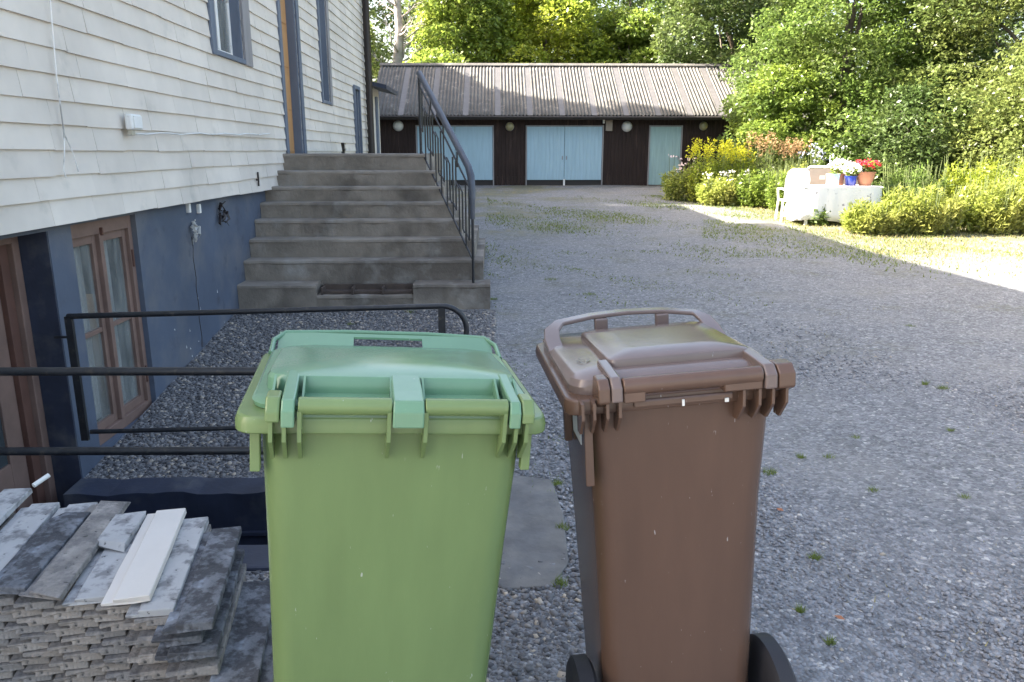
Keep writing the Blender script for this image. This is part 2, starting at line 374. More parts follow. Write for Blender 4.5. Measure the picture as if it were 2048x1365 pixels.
p = MB(); p.box(-9.8, -3.6, YE + .04, 19.6, 0, 6.0); hb(p, 'shadow_wing_wall', m_siding)  # unseen wing, added to extend the house shadow across the yard
p = MB(); p.add([(-10.1, YE + .36, 6.0), (-3.35, YE + .36, 6.0), (-3.35, 19.9, 6.0), (-10.1, 19.9, 6.0), (-6.7, YE + .36, 7.55), (-6.7, 18.9, 7.55)], [(3, 2, 1, 0), (0, 1, 4), (1, 2, 5, 4), (2, 3, 5), (3, 0, 4, 5)]); hb(p, 'shadow_wing_roof', m_navy)  # hip end shaped to give the slanting shadow edge on the ground
m_dusty = bpy.data.materials.new('dusty_clear_glass'); m_dusty.use_nodes = True
def _dg():
    n = m_dusty.node_tree.nodes; l = m_dusty.node_tree.links; b = n['Principled BSDF']
    b.inputs['Base Color'].default_value = (.30, .32, .31, 1); b.inputs['Roughness'].default_value = .08
    tc = n.new('ShaderNodeTexCoord'); t = n.new('ShaderNodeTexNoise'); t.inputs['Scale'].default_value = 6; t.inputs['Detail'].default_value = 6
    mp = n.new('ShaderNodeMapping'); mp.inputs['Scale'].default_value = (1, 2.5, .5); l.new(tc.outputs['Object'], mp.inputs[0]); l.new(mp.outputs[0], t.inputs['Vector'])
    r = n.new('ShaderNodeMapRange'); r.inputs[1].default_value = .35; r.inputs[2].default_value = .7; r.inputs[3].default_value = .22; r.inputs[4].default_value = .6; l.new(t.outputs[0], r.inputs[0]); l.new(r.outputs[0], b.inputs['Alpha'])
_dg()
def window(y0, y1, z0, z1, wn, wf, depth=.1):
    for ya, yb_ in ((y0 - wn, y0), (y1, y1 + wf)):
        t = MB(); t.box(-2.43, WX + .014, ya, yb_, z0 - .05, z1); hb(t, 'window_casing', m_trimlt if ya > y0 else m_trim, bevel=.003)
    X = WX - depth
    s = MB(); s.box(X - .02, WX + .012, y0, y1, z0 - .045, z0 - .003); s.box(X - .04, -2.432, y1 - .03, y1 - .002, z0, z1); s.box(X - .04, -2.432, y0 + .002, y0 + .03, z0, z1)
    hb(s, 'window_reveal', m_trim, bevel=.003)
    f = MB(); a, b = y0 + .03, y1 - .03; q = .045
    for (ya, yb_, za, zb_) in ((a, a + q, z0, z1), (b - q, b, z0, z1), (a + q, b - q, z0, z0 + q), ((a + b) / 2 - .03, (a + b) / 2 + .03, z0 + q, z1), (a + q, b - q, z1 - q, z1 - .002)):
        f.box(X - .03, X, ya, yb_, za, zb_)
    fr = hb(f, 'window', m_white, bevel=.003)
    g = MB(); g.box(X - .02, X - .012, a + q * .5, b - q * .5, z0 + q * .5, z1 - q * .5); hb(g, 'pane', m_dusty, fr)
    c = MB(); n_ = 14
    for i in range(n_):
        ya = a + .02 + (b - a - .04) * i / n_; c.box(X - .14 + .012 * (i % 2), X - .135 + .012 * (i % 2), ya, ya + (b - a) / n_ * .98, z0, z1 - .05)
    hb(c, 'curtain', m_curtain, fr)
window(7.18, 7.97, 2.37, 3.75, .11, .22); window(11.45, 11.95, 2.22, 3.75, .06, .14)
def front_door():
    y0, y1 = 9.40, 10.14
    for ya, yb_ in ((y0 - .10, y0), (y1, y1 + .12)):
        t = MB(); t.box(-2.43, WX + .012, ya, yb_, 1.48, 3.6); hb(t, 'door_casing', m_trim, bevel=.004)
    s = MB(); s.box(-2.6, -2.432, y1 - .04, y1 - .002, 1.40, 3.6); s.box(-2.6, -2.432, y0 + .002, y0 + .03, 1.40, 3.6); s.box(-2.6, WX + .03, y0 + .0, y1, 1.36, 1.395)
    hb(s, 'door_jamb', m_trim, bevel=.004)
    d = MB(); d.box(-2.57, -2.53, y0 + .03, y1 - .04, 1.4, 3.6)
    for i in range(4): d.box(-2.53, -2.522, y0 + .1, y1 - .1, 1.5 + i * .5, 1.9 + i * .5)
    dd = hb(d, 'door', m_wood, bevel=.003)
    h = MB(); h.box(-2.522, -2.48, y0 + .10, y0 + .12, 2.38, 2.40); h.box(-2.49, -2.48, y0 + .1, y0 + .2, 2.38, 2.40); hb(h, 'handle', m_blackmetal, dd)
front_door()
def narrow_door():
    y0, y1 = 13.97, 14.42
    t = MB(); t.box(-2.43, WX + .03, y0 - .05, y0, 1.2, 2.62); t.box(-2.43, WX + .03, y1, y1 + .06, 1.2, 2.62); t.box(-2.43, WX + .03, y0, y1, 2.56, 2.62)
    t.box(-2.6, -2.432, y1 - .03, y1 - .002, 1.2, 2.56)
    hb(t, 'hatch_frame', m_trim, bevel=.003)
    d = MB(); d.box(-2.6, -2.57, y0, y1, 1.13, 2.56); hb(d, 'hatch', m_navy)
    v = MB(); v.box(-2.55, -2.5, 12.66, 12.96, 1.13, 1.68); hb(v, 'vent', m_brownpipe)
    v = MB()
    for i in range(5): v.box(-2.5, WX + .01, 12.66, 12.96, 1.3 + i * .08, 1.31 + i * .08)
    hb(v, 'vent_grille', m_brownpipe)
narrow_door()
p = MB(); p.tube([(-2.33, 15.12, -.05), (-2.33, 15.12, HE - .3), (-2.1, 15.12, HE - .05)], .058, 12); hb(p, 'downpipe', m_brownpipe, smooth=50)
p = MB(); p.box(-2.44, WX + .03, YE - .22, YE + .03, 1.1, HE - .01); p.box(-2.44, WX + .025, 15.3, 15.66, 1.1, HE - .01); hb(p, 'corner_board', m_brownpipe, bevel=.004)
# little lean-to beyond the corner
p = MB(); p.box(-4.5, -2.5, YE + .04, 17.5, 0, 2.8); hb(p, 'lean_to_wall', m_siding)
p = MB(); p.box(-2.5, -2.46, YE + .05, YE + .2, .0, 2.62); p.box(-2.5, -2.46, 16.9, 17.1, .0, 2.62); hb(p, 'lean_to_trim', m_trim)
p = MB(); p.prism([(-4.6, 3.35), (-2.12, 2.78), (-2.12, 2.70), (-4.6, 3.27)], 'y', YE + .04, 17.75); hb(p, 'lean_to_roof', m_navy)

# basement window (two rusty brown sashes) and cellar door
def cellar_window():
    y0, y1, z0, z1 = 4.62, 5.46, -.33, 1.08; X = BX - .045; q = .055
    f = MB()
    for a in ((y0, y0 + .05, z0, z1), (y1 - .05, y1, z0, z1), (y0 + .05, y1 - .05, z1 - .09, z1), (y0 + .05, y1 - .05, z0, z0 + .07)): f.box(X - .07, X + .01, *a)
    f.box(X - .07, X + .014, 5.0, 5.045, z0 + .07, z1 - .09)
    fr = hb(f, 'cellar_window_frame', m_rust, bevel=.003)
    tilt = [0, 0]
    for (a, b) in ((y0 + .05, 5.0), (5.045, y1 - .05)):
        s = MB(); za, zb_ = z0 + .07, z1 - .09; xs = X - .015
        s.box(xs - .035, xs, a, a + q * .8, za, zb_); s.box(xs - .035, xs, b - q * .8, b, za, zb_)
        s.box(xs - .035, xs, a + q * .8, b - q * .8, za, za + q); s.box(xs - .035, xs, a + q * .8, b - q * .8, zb_ - q, zb_)
        s.box(xs - .03, xs - .004, a + q * .8, b - q * .8, .36, .39)
        so = hb(s, 'sash', m_rust, fr, bevel=.003)
    g = MB(); g.box(X - .04, X - .035, y0 + .05, y1 - .05, z0 + .07, z1 - .09); hb(g, 'pane', m_dusty, fr)
    c = MB()
    for (a, b) in ((4.70, 4.76), (4.80, 4.82), (4.90, 4.97), (5.09, 5.13), (5.17, 5.19), (5.30, 5.34)): c.box(X - .10 - (a % .03), X - .095 - (a % .03), a, b, z0 + .1, z1 - .12)
    hb(c, 'curtain', m_curtain, fr)
    h = MB(); h.box(X + .01, X + .02, y1 - .045, y1 - .03, .72, .84); h.box(X + .01, X + .02, y1 - .045, y1 - .03, -.12, .0); h.box(X + .012, X + .03, 5.015, 5.03, .98, 1.03)
    hb(h, 'hinge', m_rustdk, fr)
cellar_window()
def cellar_door():
    y0, y1, z0, z1 = 3.42, 4.38, -1.25, 1.07; X = -2.66
    rv = MB(); rv.box(X - .1, BX - .002, y1 - .012, y1 - .001, z0, z1); rv.box(X - .1, BX - .002, y0 + .001, y0 + .012, z0, z1); hb(rv, 'door_reveal', m_navy)  # navy puts the shade of the reveal into its colour
    f = MB(); f.box(X - .09, X, y1 - .075, y1 - .013, z0, z1); f.box(X - .09, X, y0 + .013, y0 + .075, z0, z1); f.box(X - .09, X, y0 + .075, y1 - .075, z1 - .06, z1)
    hb(f, 'cellar_door_frame', m_rust, bevel=.004)
    f = MB(); f.box(X - .14, X - .03, y1 - .15, y1 - .076, z0, z1 - .062); hb(f, 'door_stop', m_rustdk, bevel=.003)
    d = MB(); xs = X - .06; a, b = y0 + .076, y1 - .151
    d.box(xs - .04, xs, b - .14, b, z0, z1 - .07); d.box(xs - .04, xs, a, a + .14, z0, z1 - .07); d.box(xs - .04, xs, a + .14, b - .14, z1 - .2, z1 - .07); d.box(xs - .04, xs, a + .14, b - .14, -.35, -.2); d.box(xs - .04, xs, a + .14, b - .14, z0, z0 + .25)
    d.box(xs - .03, xs - .015, a + .14, b - .14, z0 + .25, -.35)
    dd = hb(d, 'cellar_door', m_rust, bevel=.004)
    g = MB(); g.box(xs - .025, xs - .015, a + .14, b - .14, -.2, z1 - .2); hb(g, 'pane', m_glass, dd)
cellar_door()
inside = MB(); inside.box(-3.3, -3.2, 3.0, 6.0, -1.3, 1.1); hb(inside, 'cellar_partition', m_navy)

# electric box with cable, string, rags and hooks on the walls
bxw = thing('junction_box', 'small white junction box on the cream siding with a cable running right', 'electric box', (WX + .02, 5.32, 1.69))
b = MB(); b.box(0, .05, -.075, .075, -.05, .05); b.build('box_body', m_white, bxw, bevel=.012)
b = MB(); b.box(.05, .058, -.06, .06, -.04, .04); b.build('box_cover', m_white, bxw, bevel=.004)
b = MB(); b.box(0, .03, -.05, -.0, -.085, -.05); b.build('cable_gland', mat('old_plastic', (.45, .42, .34), .6), bxw, bevel=.004)
b = MB(); b.tube([(.012, .0 + i * .2, -.072 - .006 * math.sin(i * 1.9) + .004 * i) for i in range(17)], .006, 6); b.build('cable', m_white, bxw, smooth=60)
s = MB(); s.tube([(WX + .02, 4.55, 3.2), (WX + .02, 4.54, 2.3), (WX + .018, 4.505, 1.9), (WX + .02, 4.50, 1.6), (WX + .022, 4.56, 1.5), (WX + .02, 4.60, 1.39), ], .0045, 6)
s.tube([(WX + .022, 4.50, 1.62), (WX + .025, 4.47, 1.5), (WX + .022, 4.44, 1.40), (WX + .02, 4.46, 1.36)], .004, 6)
tag(s.build('string', mat('grey_string', (.35, .34, .32), .9, col2=(.8, .78, .74), c2scale=4, c2lo=.45, c2hi=.55), smooth=60), 'thin frayed string hanging down the cream siding at the far left', 'string')
def rag(name, c, s, m, label, cat, seed):
    rr_ = random.Random(seed); b = MB()
    for i in range(9):
        p = Vector(c) + Vector((rr_.uniform(.0, .03), rr_.uniform(-s, s), rr_.uniform(-s, s)))
        pts = [p + Vector((rr_.uniform(0, .03), rr_.uniform(-s, s) * .6, -j * s * .35 + rr_.uniform(-s, s) * .3)) for j in range(4)]
        b.tube(pts, [s * .12, s * .22, s * .16, s * .05], 5, flat=.4)
    tag(b.build(name, m, smooth=60), label, cat)
rag('rag', (BX + .01, 6.42, .90), .07, mat('white_rag', (.5, .5, .48), .9), 'crumpled whitish rag hanging on the blue basement wall', 'rag', 3)
rag('cable_bundle', (BX + .01, 7.08, 1.0), .075, m_brownpipe, 'black tangle of cable hanging high on the blue wall near the steps', 'cable', 5)
for y_, z_, lb in ((6.38, 1.02, 'left one of two white clips under the siding edge above the rag'), (6.60, 1.0, 'right one of two white clips under the siding edge above the rag')):
    b = MB(); b.box(BX, BX + .03, y_ - .018, y_ + .018, z_, z_ + .075); tag(b.build('wall_clip', m_white, bevel=.004), lb, 'clip', 'white clips under the siding')
b = MB(); b.tube([(BX + .001, 6.42 + .012 * math.sin(i * 2.1), .82 - i * .085) for i in range(12)], .0035, 5); hb(b, 'crack', m_brownpipe)
b = MB()
for i in range(12):
    y_ = rnd.uniform(5.8, 7.3); z_ = rnd.uniform(-.25, .5) * .8; b.add([(BX + .002, y_, z_), (BX + .002, y_ + rnd.uniform(.006, .02), z_ + rnd.uniform(-.01, .01)), (BX + .002, y_ + .004, z_ + rnd.uniform(.01, .035))], [(0, 1, 2)])
hb(b, 'paint_chips', m_white)
b = MB(); b.box(WX, WX + .012, 8.08, 8.10, 1.16, 1.30); b.tube([(WX, 8.03, 1.225), (WX + .03, 8.03, 1.225)], .01, 8)
tag(b.build('wall_bracket', m_brownpipe), 'small dark metal clip on the lowest siding boards before the steps', 'bracket')

# ------------------------------------------------------------------ cellar pit: retaining wall, floor
def pit():
    w = MB(); n_ = 24
    for i in range(n_):
        xa = BX + (PX1 - BX) * i / n_; xb = BX + (PX1 - BX) * (i + 1) / n_
        j = lambda s: .008 * math.sin(s * 9) + .006 * math.sin(s * 23)
        za, zb_ = -.42 + j(xa) * .6, -.42 + j(xb) * .6
        if xa > -1.1: za += .42 * float(ss(-1.1, 0, xa))
        if xb > -1.1: zb_ += .42 * float(ss(-1.1, 0, xb))
        w.add([(xa, 4.16 + j(xa), za), (xb, 4.16 + j(xb), zb_), (xb, 4.36, zb_ + .01), (xa, 4.36, za + .01), (xa, 4.16, -1.3), (xb, 4.16, -1.3), (xb, 4.36, -1.3), (xa, 4.36, -1.3)],
              [(0, 1, 2, 3), (4, 5, 1, 0), (2, 3, 7, 6)])
    w.box(BX, -1.0, 4.13, 4.158, -.68, -.66)
    tag(w.build('retaining_wall', m_navy, smooth=40), 'low navy painted retaining wall closing the gravel slope above the cellar pit', 'wall')
    w = MB(); w.box(PX1, PX1 + .2, PY0 - .1, 4.16, -1.3, .015); w.box(BX, PX1, PY0 - .18, PY0, -1.3, .015)
    tag(w.build('pit_wall', m_navy, bevel=.01), 'navy wall lining the near and right sides of the cellar pit', 'wall')
    f = MB(); f.box(BX, PX1, PY0, 4.16, -1.35, -1.25); tag(f.build('pit_floor', m_navy), kind='structure')
pit()
b = MB(); b.prism([(-.02, 2.5), (.02, 2.42), (.2, 2.44), (.27, 2.6), (.285, 3.0), (.26, 3.35), (.1, 3.4), (-.2, 3.4), (-.2, 2.6)], 'z', -.05, .009)
tag(b.build('concrete_slab', mat('ground_slab', (.165, .16, .15), .85, var=.25, vscale=6, bump=.5, bscale=50, bdist=.006, col2=(.12, .12, .12), c2scale=5, c2lo=.42, c2hi=.6), bevel=.006), 'small worn concrete slab in the gravel between the two bins', 'slab')

# ------------------------------------------------------------------ concrete steps
ZS = [.25, .453, .639, .812, .978, 1.131, 1.295, 1.479]
YS = [7.42, 7.68, 7.91, 8.14, 8.37, 8.58, 8.85, 9.15]
XR = [-.05, -.12, -.22, -.35, -.45, -.56, -.67, -.79]
def steps():
    t = thing('concrete_steps', 'worn grey concrete steps rising to the house door', 'steps', (-1.4, 8.3, 0))
    O = Vector(t.location)
    def strip(mb, x0, x1, y0, y1, z0, z1, amp=.010):
        n_ = max(3, int((x1 - x0) / .08)); xs = [x0 + (x1 - x0) * i / n_ for i in range(n_ + 1)]
        ring = []
        for x in xs:
            a = rnd.uniform(-amp, amp); c = rnd.uniform(-amp, amp)
            ring.append([(x - O.x, y0 + a + .004 - O.y, z0), (x - O.x, y0 + a * .6 - O.y, z1 - .045 + c), (x - O.x, y0 + a - .010 - O.y, z1 - .03), (x - O.x, y0 + a - .006 - O.y, z1 - .008 + c * .5),
                         (x - O.x, y0 + .012 - O.y, z1 + c * .5), (x - O.x, y1 - O.y, z1), (x - O.x, y1 - O.y, z0)])
        mb.loft(ring)
    for i in range(8):
        mb = MB(); y1 = YS[i + 1] + .03 if i < 7 else 12.0
        z0 = -.1 if i == 0 else ZS[i - 1] - .05
        if i == 0:
            strip(mb, BX + .002, -1.74, YS[0], y1, z0, ZS[0]); strip(mb, -.80, XR[0], YS[0], y1, z0, ZS[0]); strip(mb, -1.739, -.801, YS[0] + .015, y1, z0, ZS[0] - .105)
        else: strip(mb, BX + .002, XR[i], YS[i], y1, z0, ZS[i])
        if i > 0: mb.box(BX + .03 - O.x, XR[i] - .03 - O.x, YS[i] + .03 - O.y, 12.0 - O.y, -.1, z0 + .0)
        mb.build('step', m_concrete, t, smooth=35)
    g = MB()
    for k_ in range(4):
        x = -1.70 + k_ * .295; g.box(x - O.x, x + .018 - O.x, YS[0] + .02 - O.y, YS[1] - .01 - O.y, .147, .215)
    g.box(-1.70 - O.x, -.81 - O.x, YS[1] - .09 - O.y, YS[1] - .06 - O.y, .15, .225); g.box(-1.70 - O.x, -.81 - O.x, YS[0] + .05 - O.y, YS[1] - .09 - O.y, .149, .175)
    g.build('boot_scraper', mat('rusty_scraper', (.075, .055, .045), .8, var=.3), t, bevel=.002)
steps()
# stair railing with a meander of flat bars
def stair_rail():
    t = thing('stair_railing', 'black steel stair railing with meander bars and thick grey handrail', 'railing', (-.21, 7.48, .25))
    O = Vector(t.location)
    A = Vector((-.215, 7.50, 0)); B = Vector((-.86, 9.3, 0))
    def P(s, h):         # s along the flight 0..1, h height above the slope line
        p = A.lerp(B, s); p.z = .25 + (1.45 - .25) * s + h; return p - O
    m = MB(); w = .022
    top = [P(0, .62), P(0, .87), P(.02, 1.0), P(.06, 1.04), P(1.0, .93)]
    m.tube(top, [.022, .032, .036, .034, .034], 8, flat=.75); m.build('handrail', m_handrail, t, smooth=50)
    m = MB(); m.tube([P(0, -.01), P(0, .8)], .014, 8); m.build('post', m_blackmetal, t, smooth=50)
    m = MB(); m.tube([P(1, .0), P(1, .93)], .016, 8); m.build('post', m_blackmetal, t, smooth=50)
    m = MB()
    m.tube([P(0, .22), P(1, .07)], .011, 6); m.build('bottom_rail', m_blackmetal, t)
    m = MB(); m.tube([P(.03, .86), P(1, .80)], .011, 6); m.build('upper_rail', m_blackmetal, t)
    n_ = 18
    for i in range(1, n_):
        s = i / n_; q = i % 4
        m = MB(); lo, hi = [(.20 - .13 * s, .62), (.34, .84 - .04 * s), (.20 - .13 * s, .80), (.30, .66)][q]
        m.tube([P(s, lo), P(s, hi)], .0085, 6)
        if q in (0, 3): m.tube([P(s, hi), P(min(s + 1 / n_, 1), hi)], .0085, 6)
        if q in (1,): m.tube([P(s, lo), P(s + 1 / n_, lo)], .0085, 6)
        if q in (3,): m.tube([P(s - .5 / n_, lo), P(s, lo)], .0085, 6)
        m.build('baluster', m_blackmetal, t)
    m = MB()
    for s in (.25, .5, .75): m.tube([P(s, .8), P(s, .95)], .009, 6)
    m.build('rail_bracket', m_blackmetal, t)
stair_rail()
# pipe rails round the cellar pit
t = thing('pipe_railing', 'black pipe railing with a rounded end on the far side of the cellar pit', 'railing', (-.3, 4.3, -.05))
O = Vector(t.location); loop = [(-2.41, .60), (-.31, .65)] + [(-.30 + .135 * math.sin(a), .515 + .135 * math.cos(a)) for a in [R(q) for q in range(10, 190, 12)]]
m = MB(); m.tube([Vector((x, 4.3, z)) - O for x, z in loop], .016, 10); m.build('top_rail', m_blackmetal, t, smooth=50)
m = MB(); m.tube([Vector((-2.37, 4.3, -.09)) - O, Vector((-.30, 4.3, -.05)) - O], .014, 8); m.build('lower_rail', m_blackmetal, t, smooth=50)
m = MB(); m.box(-2.425 - O.x, -2.385 - O.x, -.012, .012, -.14 - O.z, .60 - O.z); m.build('post', m_blackmetal, t)
m = MB(); m.box(-.325 - O.x, -.285 - O.x, -.012, .012, -.3 - O.z, .64 - O.z); m.build('post', m_blackmetal, t)
m = MB(); m.tube([(-2.5 - O.x, 0, .48 - O.z), (-2.40 - O.x, 0, .48 - O.z)], .008, 6); m.build('wall_fixing', m_blackmetal, t)
t = thing('pipe_railing', 'black two bar pipe railing crossing low behind the green bin to the left', 'railing', (-.75, 3.0, 0))
O = Vector(t.location)
for z in (.645, .305):
    m = MB(); m.tube([(-2.45 - O.x, 0, z + .006), (0, 0, z - .003)], .017, 10); m.build('top_rail' if z > .5 else 'lower_rail', m_blackmetal, t, smooth=50)
m = MB(); m.tube([(0, 0, 0), (0, 0, .645)], .018, 10); m.build('post', m_blackmetal, t, smooth=50)

# ------------------------------------------------------------------ wheelie bins
def rr(w, y0, y1, r, z, n=5, zf=None):
    """rounded rectangle ring: half width w, from y0 to y1; zf = other height at the far side"""
    pts = []
    for cx, cy, a0 in ((w - r, y0 + r, -90), (w - r, y1 - r, 0), (-w + r, y1 - r, 90), (-w + r, y0 + r, 180)):
        for i in range(n + 1):
            a = R(a0 + 90 * i / n); x = cx + r * math.cos(a); y = cy + r * math.sin(a)
            zz = z if zf is None else z + (zf - z) * (y - y0) / (y1 - y0)
            pts.append((x, y, zz))
    return pts
def plastic(name, c, rough=.33, col2=None, spec=.5, **k):
    return mat(name, c, rough, spec, var=.09, vscale=4.5, stretch=(1.6, 1.6, .35), bump=.12, bscale=260, bdist=.001, col2=col2, c2scale=3, c2lo=.55, c2hi=.8, col3=tuple(x * .5 + .28 for x in c), c3scale=75, c3lo=.715, c3hi=.74, **k)
m_green = plastic('green_plastic', (.15, .22, .085), .27, col2=(.13, .205, .085))
m_greenlid = plastic('green_lid_plastic', (.14, .27, .165), .19)  # base lighter than the body: sky reflection put into the lid colour
m_brown = plastic('brown_plastic', (.108, .064, .045), .27, col2=(.09, .055, .04))
m_brownlid = plastic('brown_lid_plastic', (.15, .115, .105), .16)  # paler, greyer base carries the sky's reflection on the lid
m_rubber = mat('black_rubber', (.018, .019, .024), .6, .4, bump=.2, bscale=100, bdist=.002)
m_sticker = mat('sticker', (.55, .60, .63), .5)
def wheel(t, x, side, r=.115, y=.1):
    w = MB(); w.lathe([(r * .55, -.028), (r * .9, -.028), (r, -.018), (r, .018), (r * .9, .028), (r * .55, .028)], (x, y, r), 32, 'x')
    wo = w.build('wheel', m_rubber, t, smooth=35)
    w = MB(); w.lathe([(.0, -.02), (r * .55, -.02), (r * .56, .02), (0, .02)], (x, y, r), 24, 'x'); w.build('rim', m_rubber, wo, smooth=35)
    w = MB(); w.lathe([(0, -.034), (.014, -.034), (.014, .034), (0, .034)], (x, y, r), 12, 'x'); w.build('axle_cap', mat('steel', (.5, .5, .5), .3, metal=1), wo)
def green_bin():
    t = thing('wheelie_bin', 'large green plastic wheelie bin standing in front, beside the board stack', 'bin', (-.2533, 1.3224, .03), (0, R(4.3), R(9.7)))
    b = MB(); H = 1.0
    rings = [rr(.200, .10, .44, .05, .03), rr(.214, .085, .45, .05, .07), rr(.224, .07, .47, .05, .3), rr(.236, .045, .46, .05, .70), rr(.243, .03, .465, .045, .90), rr(.245, .025, .465, .045, .965)]
    b.loft(rings); b.build('body', m_green, t, smooth=40)
    b = MB(); b.loft([rr(.287, .002, .478, .035, .968), rr(.2885, .0, .480, .04, .985), rr(.284, .004, .476, .04, 1.0), rr(.24, .05, .45, .03, 1.003)]); 
    b.build('rim', m_green, t, smooth=50, bevel=.003)
    # side lugs below the rim
    for s in (-1, 1):
        b = MB(); b.box(*sorted((s * .244, s * .262)), .03, .05, .885, .968); b.box(*sorted((s * .244, s * .262)), .30, .32, .885, .968); b.build('side_lug', m_green, t, bevel=.002)
    # skirt ribs under the handle
    for x in (-.221, -.198, -.172, -.016, .050, .196, .218, .238):
        b = MB(); b.prism([(.03, .915), (.02, .915), (-.022, .962), (-.026, 1.02), (.0, 1.02), (.03, .97)], 'x', x - .0035, x + .0035); b.build('rib', m_green, t)
    for x0, x1 in ((-.174, -.012), (.048, .2)):
        b = MB(); b.tube([(x0, -.012, 1.027), (x1, -.012, 1.027)], .0145, 14, flat=1.1)
        b.box(x0, x0 + .007, -.02, .01, .985, 1.036); b.box(x1 - .007, x1, -.02, .01, .985, 1.036)
        b.build('grip_bar', m_green, t, smooth=50, bevel=.0015)
    for x0, x1 in ((-.230, -.205), (.226, .250)):
        b = MB(); b.prism([(-.03, 1.0), (-.03, 1.02), (-.012, 1.043), (.03, 1.043), (.05, 1.0)], 'x', x0, x1); b.build('hinge_block', m_green, t, bevel=.004)
    # lid
    L = MB(); L.loft([rr(.262, .035, .458, .05, 1.003), rr(.264, .033, .460, .05, 1.012), rr(.258, .04, .456, .05, 1.017), rr(.235, .06, .45, .045, 1.018)])
    D = [rr(.245, .092, .452, .05, 1.012, zf=1.000), rr(.243, .094, .449, .05, 1.042, zf=1.016), rr(.238, .098, .442, .05, 1.050, zf=1.024), rr(.215, .115, .42, .05, 1.054, zf=1.031), rr(.12, .18, .36, .05, 1.056, zf=1.038)]
    L.loft(D); lid = L.build('lid', m_greenlid, t, smooth=32)
    # front grip flap of the lid, with its opening
    F = MB(); z0, z1, y0, y1 = .985, 1.030, .45, .548
    def fl(xa, xb, ya, yb):
        za = z0 + (z1 - z0) * (ya - y0) / (y1 - y0); zb_ = z0 + (z1 - z0) * (yb - y0) / (y1 - y0)
        F.add([(xa, ya, za), (xb, ya, za), (xb, yb, zb_), (xa, yb, zb_), (xa, ya, za - .005), (xb, ya, za - .005), (xb, yb, zb_ - .005), (xa, yb, zb_ - .005)], [(0, 1, 2, 3), (7, 6, 5, 4), (0, 1, 5, 4), (1, 2, 6, 5), (2, 3, 7, 6), (3, 0, 4, 7)])
    fl(-.258, -.082, y0, y1); fl(.085, .258, y0, y1); fl(-.082, .085, y1 - .012, y1)
    F.tube([(-.268, .44, 1.003), (-.268, .51, 1.018), (-.245, .55, 1.028), (-.1, .56, 1.031), (.1, .56, 1.031), (.245, .55, 1.028), (.268, .51, 1.018), (.268, .44, 1.003)], .006, 8)
    F.build('lid_grip', m_greenlid, lid, smooth=50)
    b = MB(); 
    for s in (-1, 1): b.box(*sorted((s * .09, s * .098)), .375, .46, 1.0, 1.022)
    b.build('grip_recess_edge', m_greenlid, lid, bevel=.002)
    # hinge arms of the lid
    def arm(x0, x1, nm='hinge_arm'):
        b = MB(); b.prism([(-.032, .992), (-.032, 1.022), (-.018, 1.040), (.03, 1.044), (.125, 1.054), (.14, 1.04), (.06, 1.02), (.02, 1.015), (.0, .992)], 'x', x0, x1); b.build(nm, m_greenlid, lid, bevel=.003)
    arm(-.203, -.180); arm(.203, .224); arm(-.010, .046)
    for x0 in (-.225, -.172, -.013, .048, .19, .228):
        b = MB(); b.prism([(.02, 1.016), (.02, 1.022), (.095, 1.052), (.10, 1.016)], 'x', x0, x0 + .004); b.build('lid_web', m_greenlid, lid)
    a = MB(); a.tube([(-.26, .1, .10), (.26, .1, .10)], .011, 10); a.build('axle', m_blackmetal, t)
    wheel(t, -.235, -1, .1); wheel(t, .235, 1, .1)
green_bin()
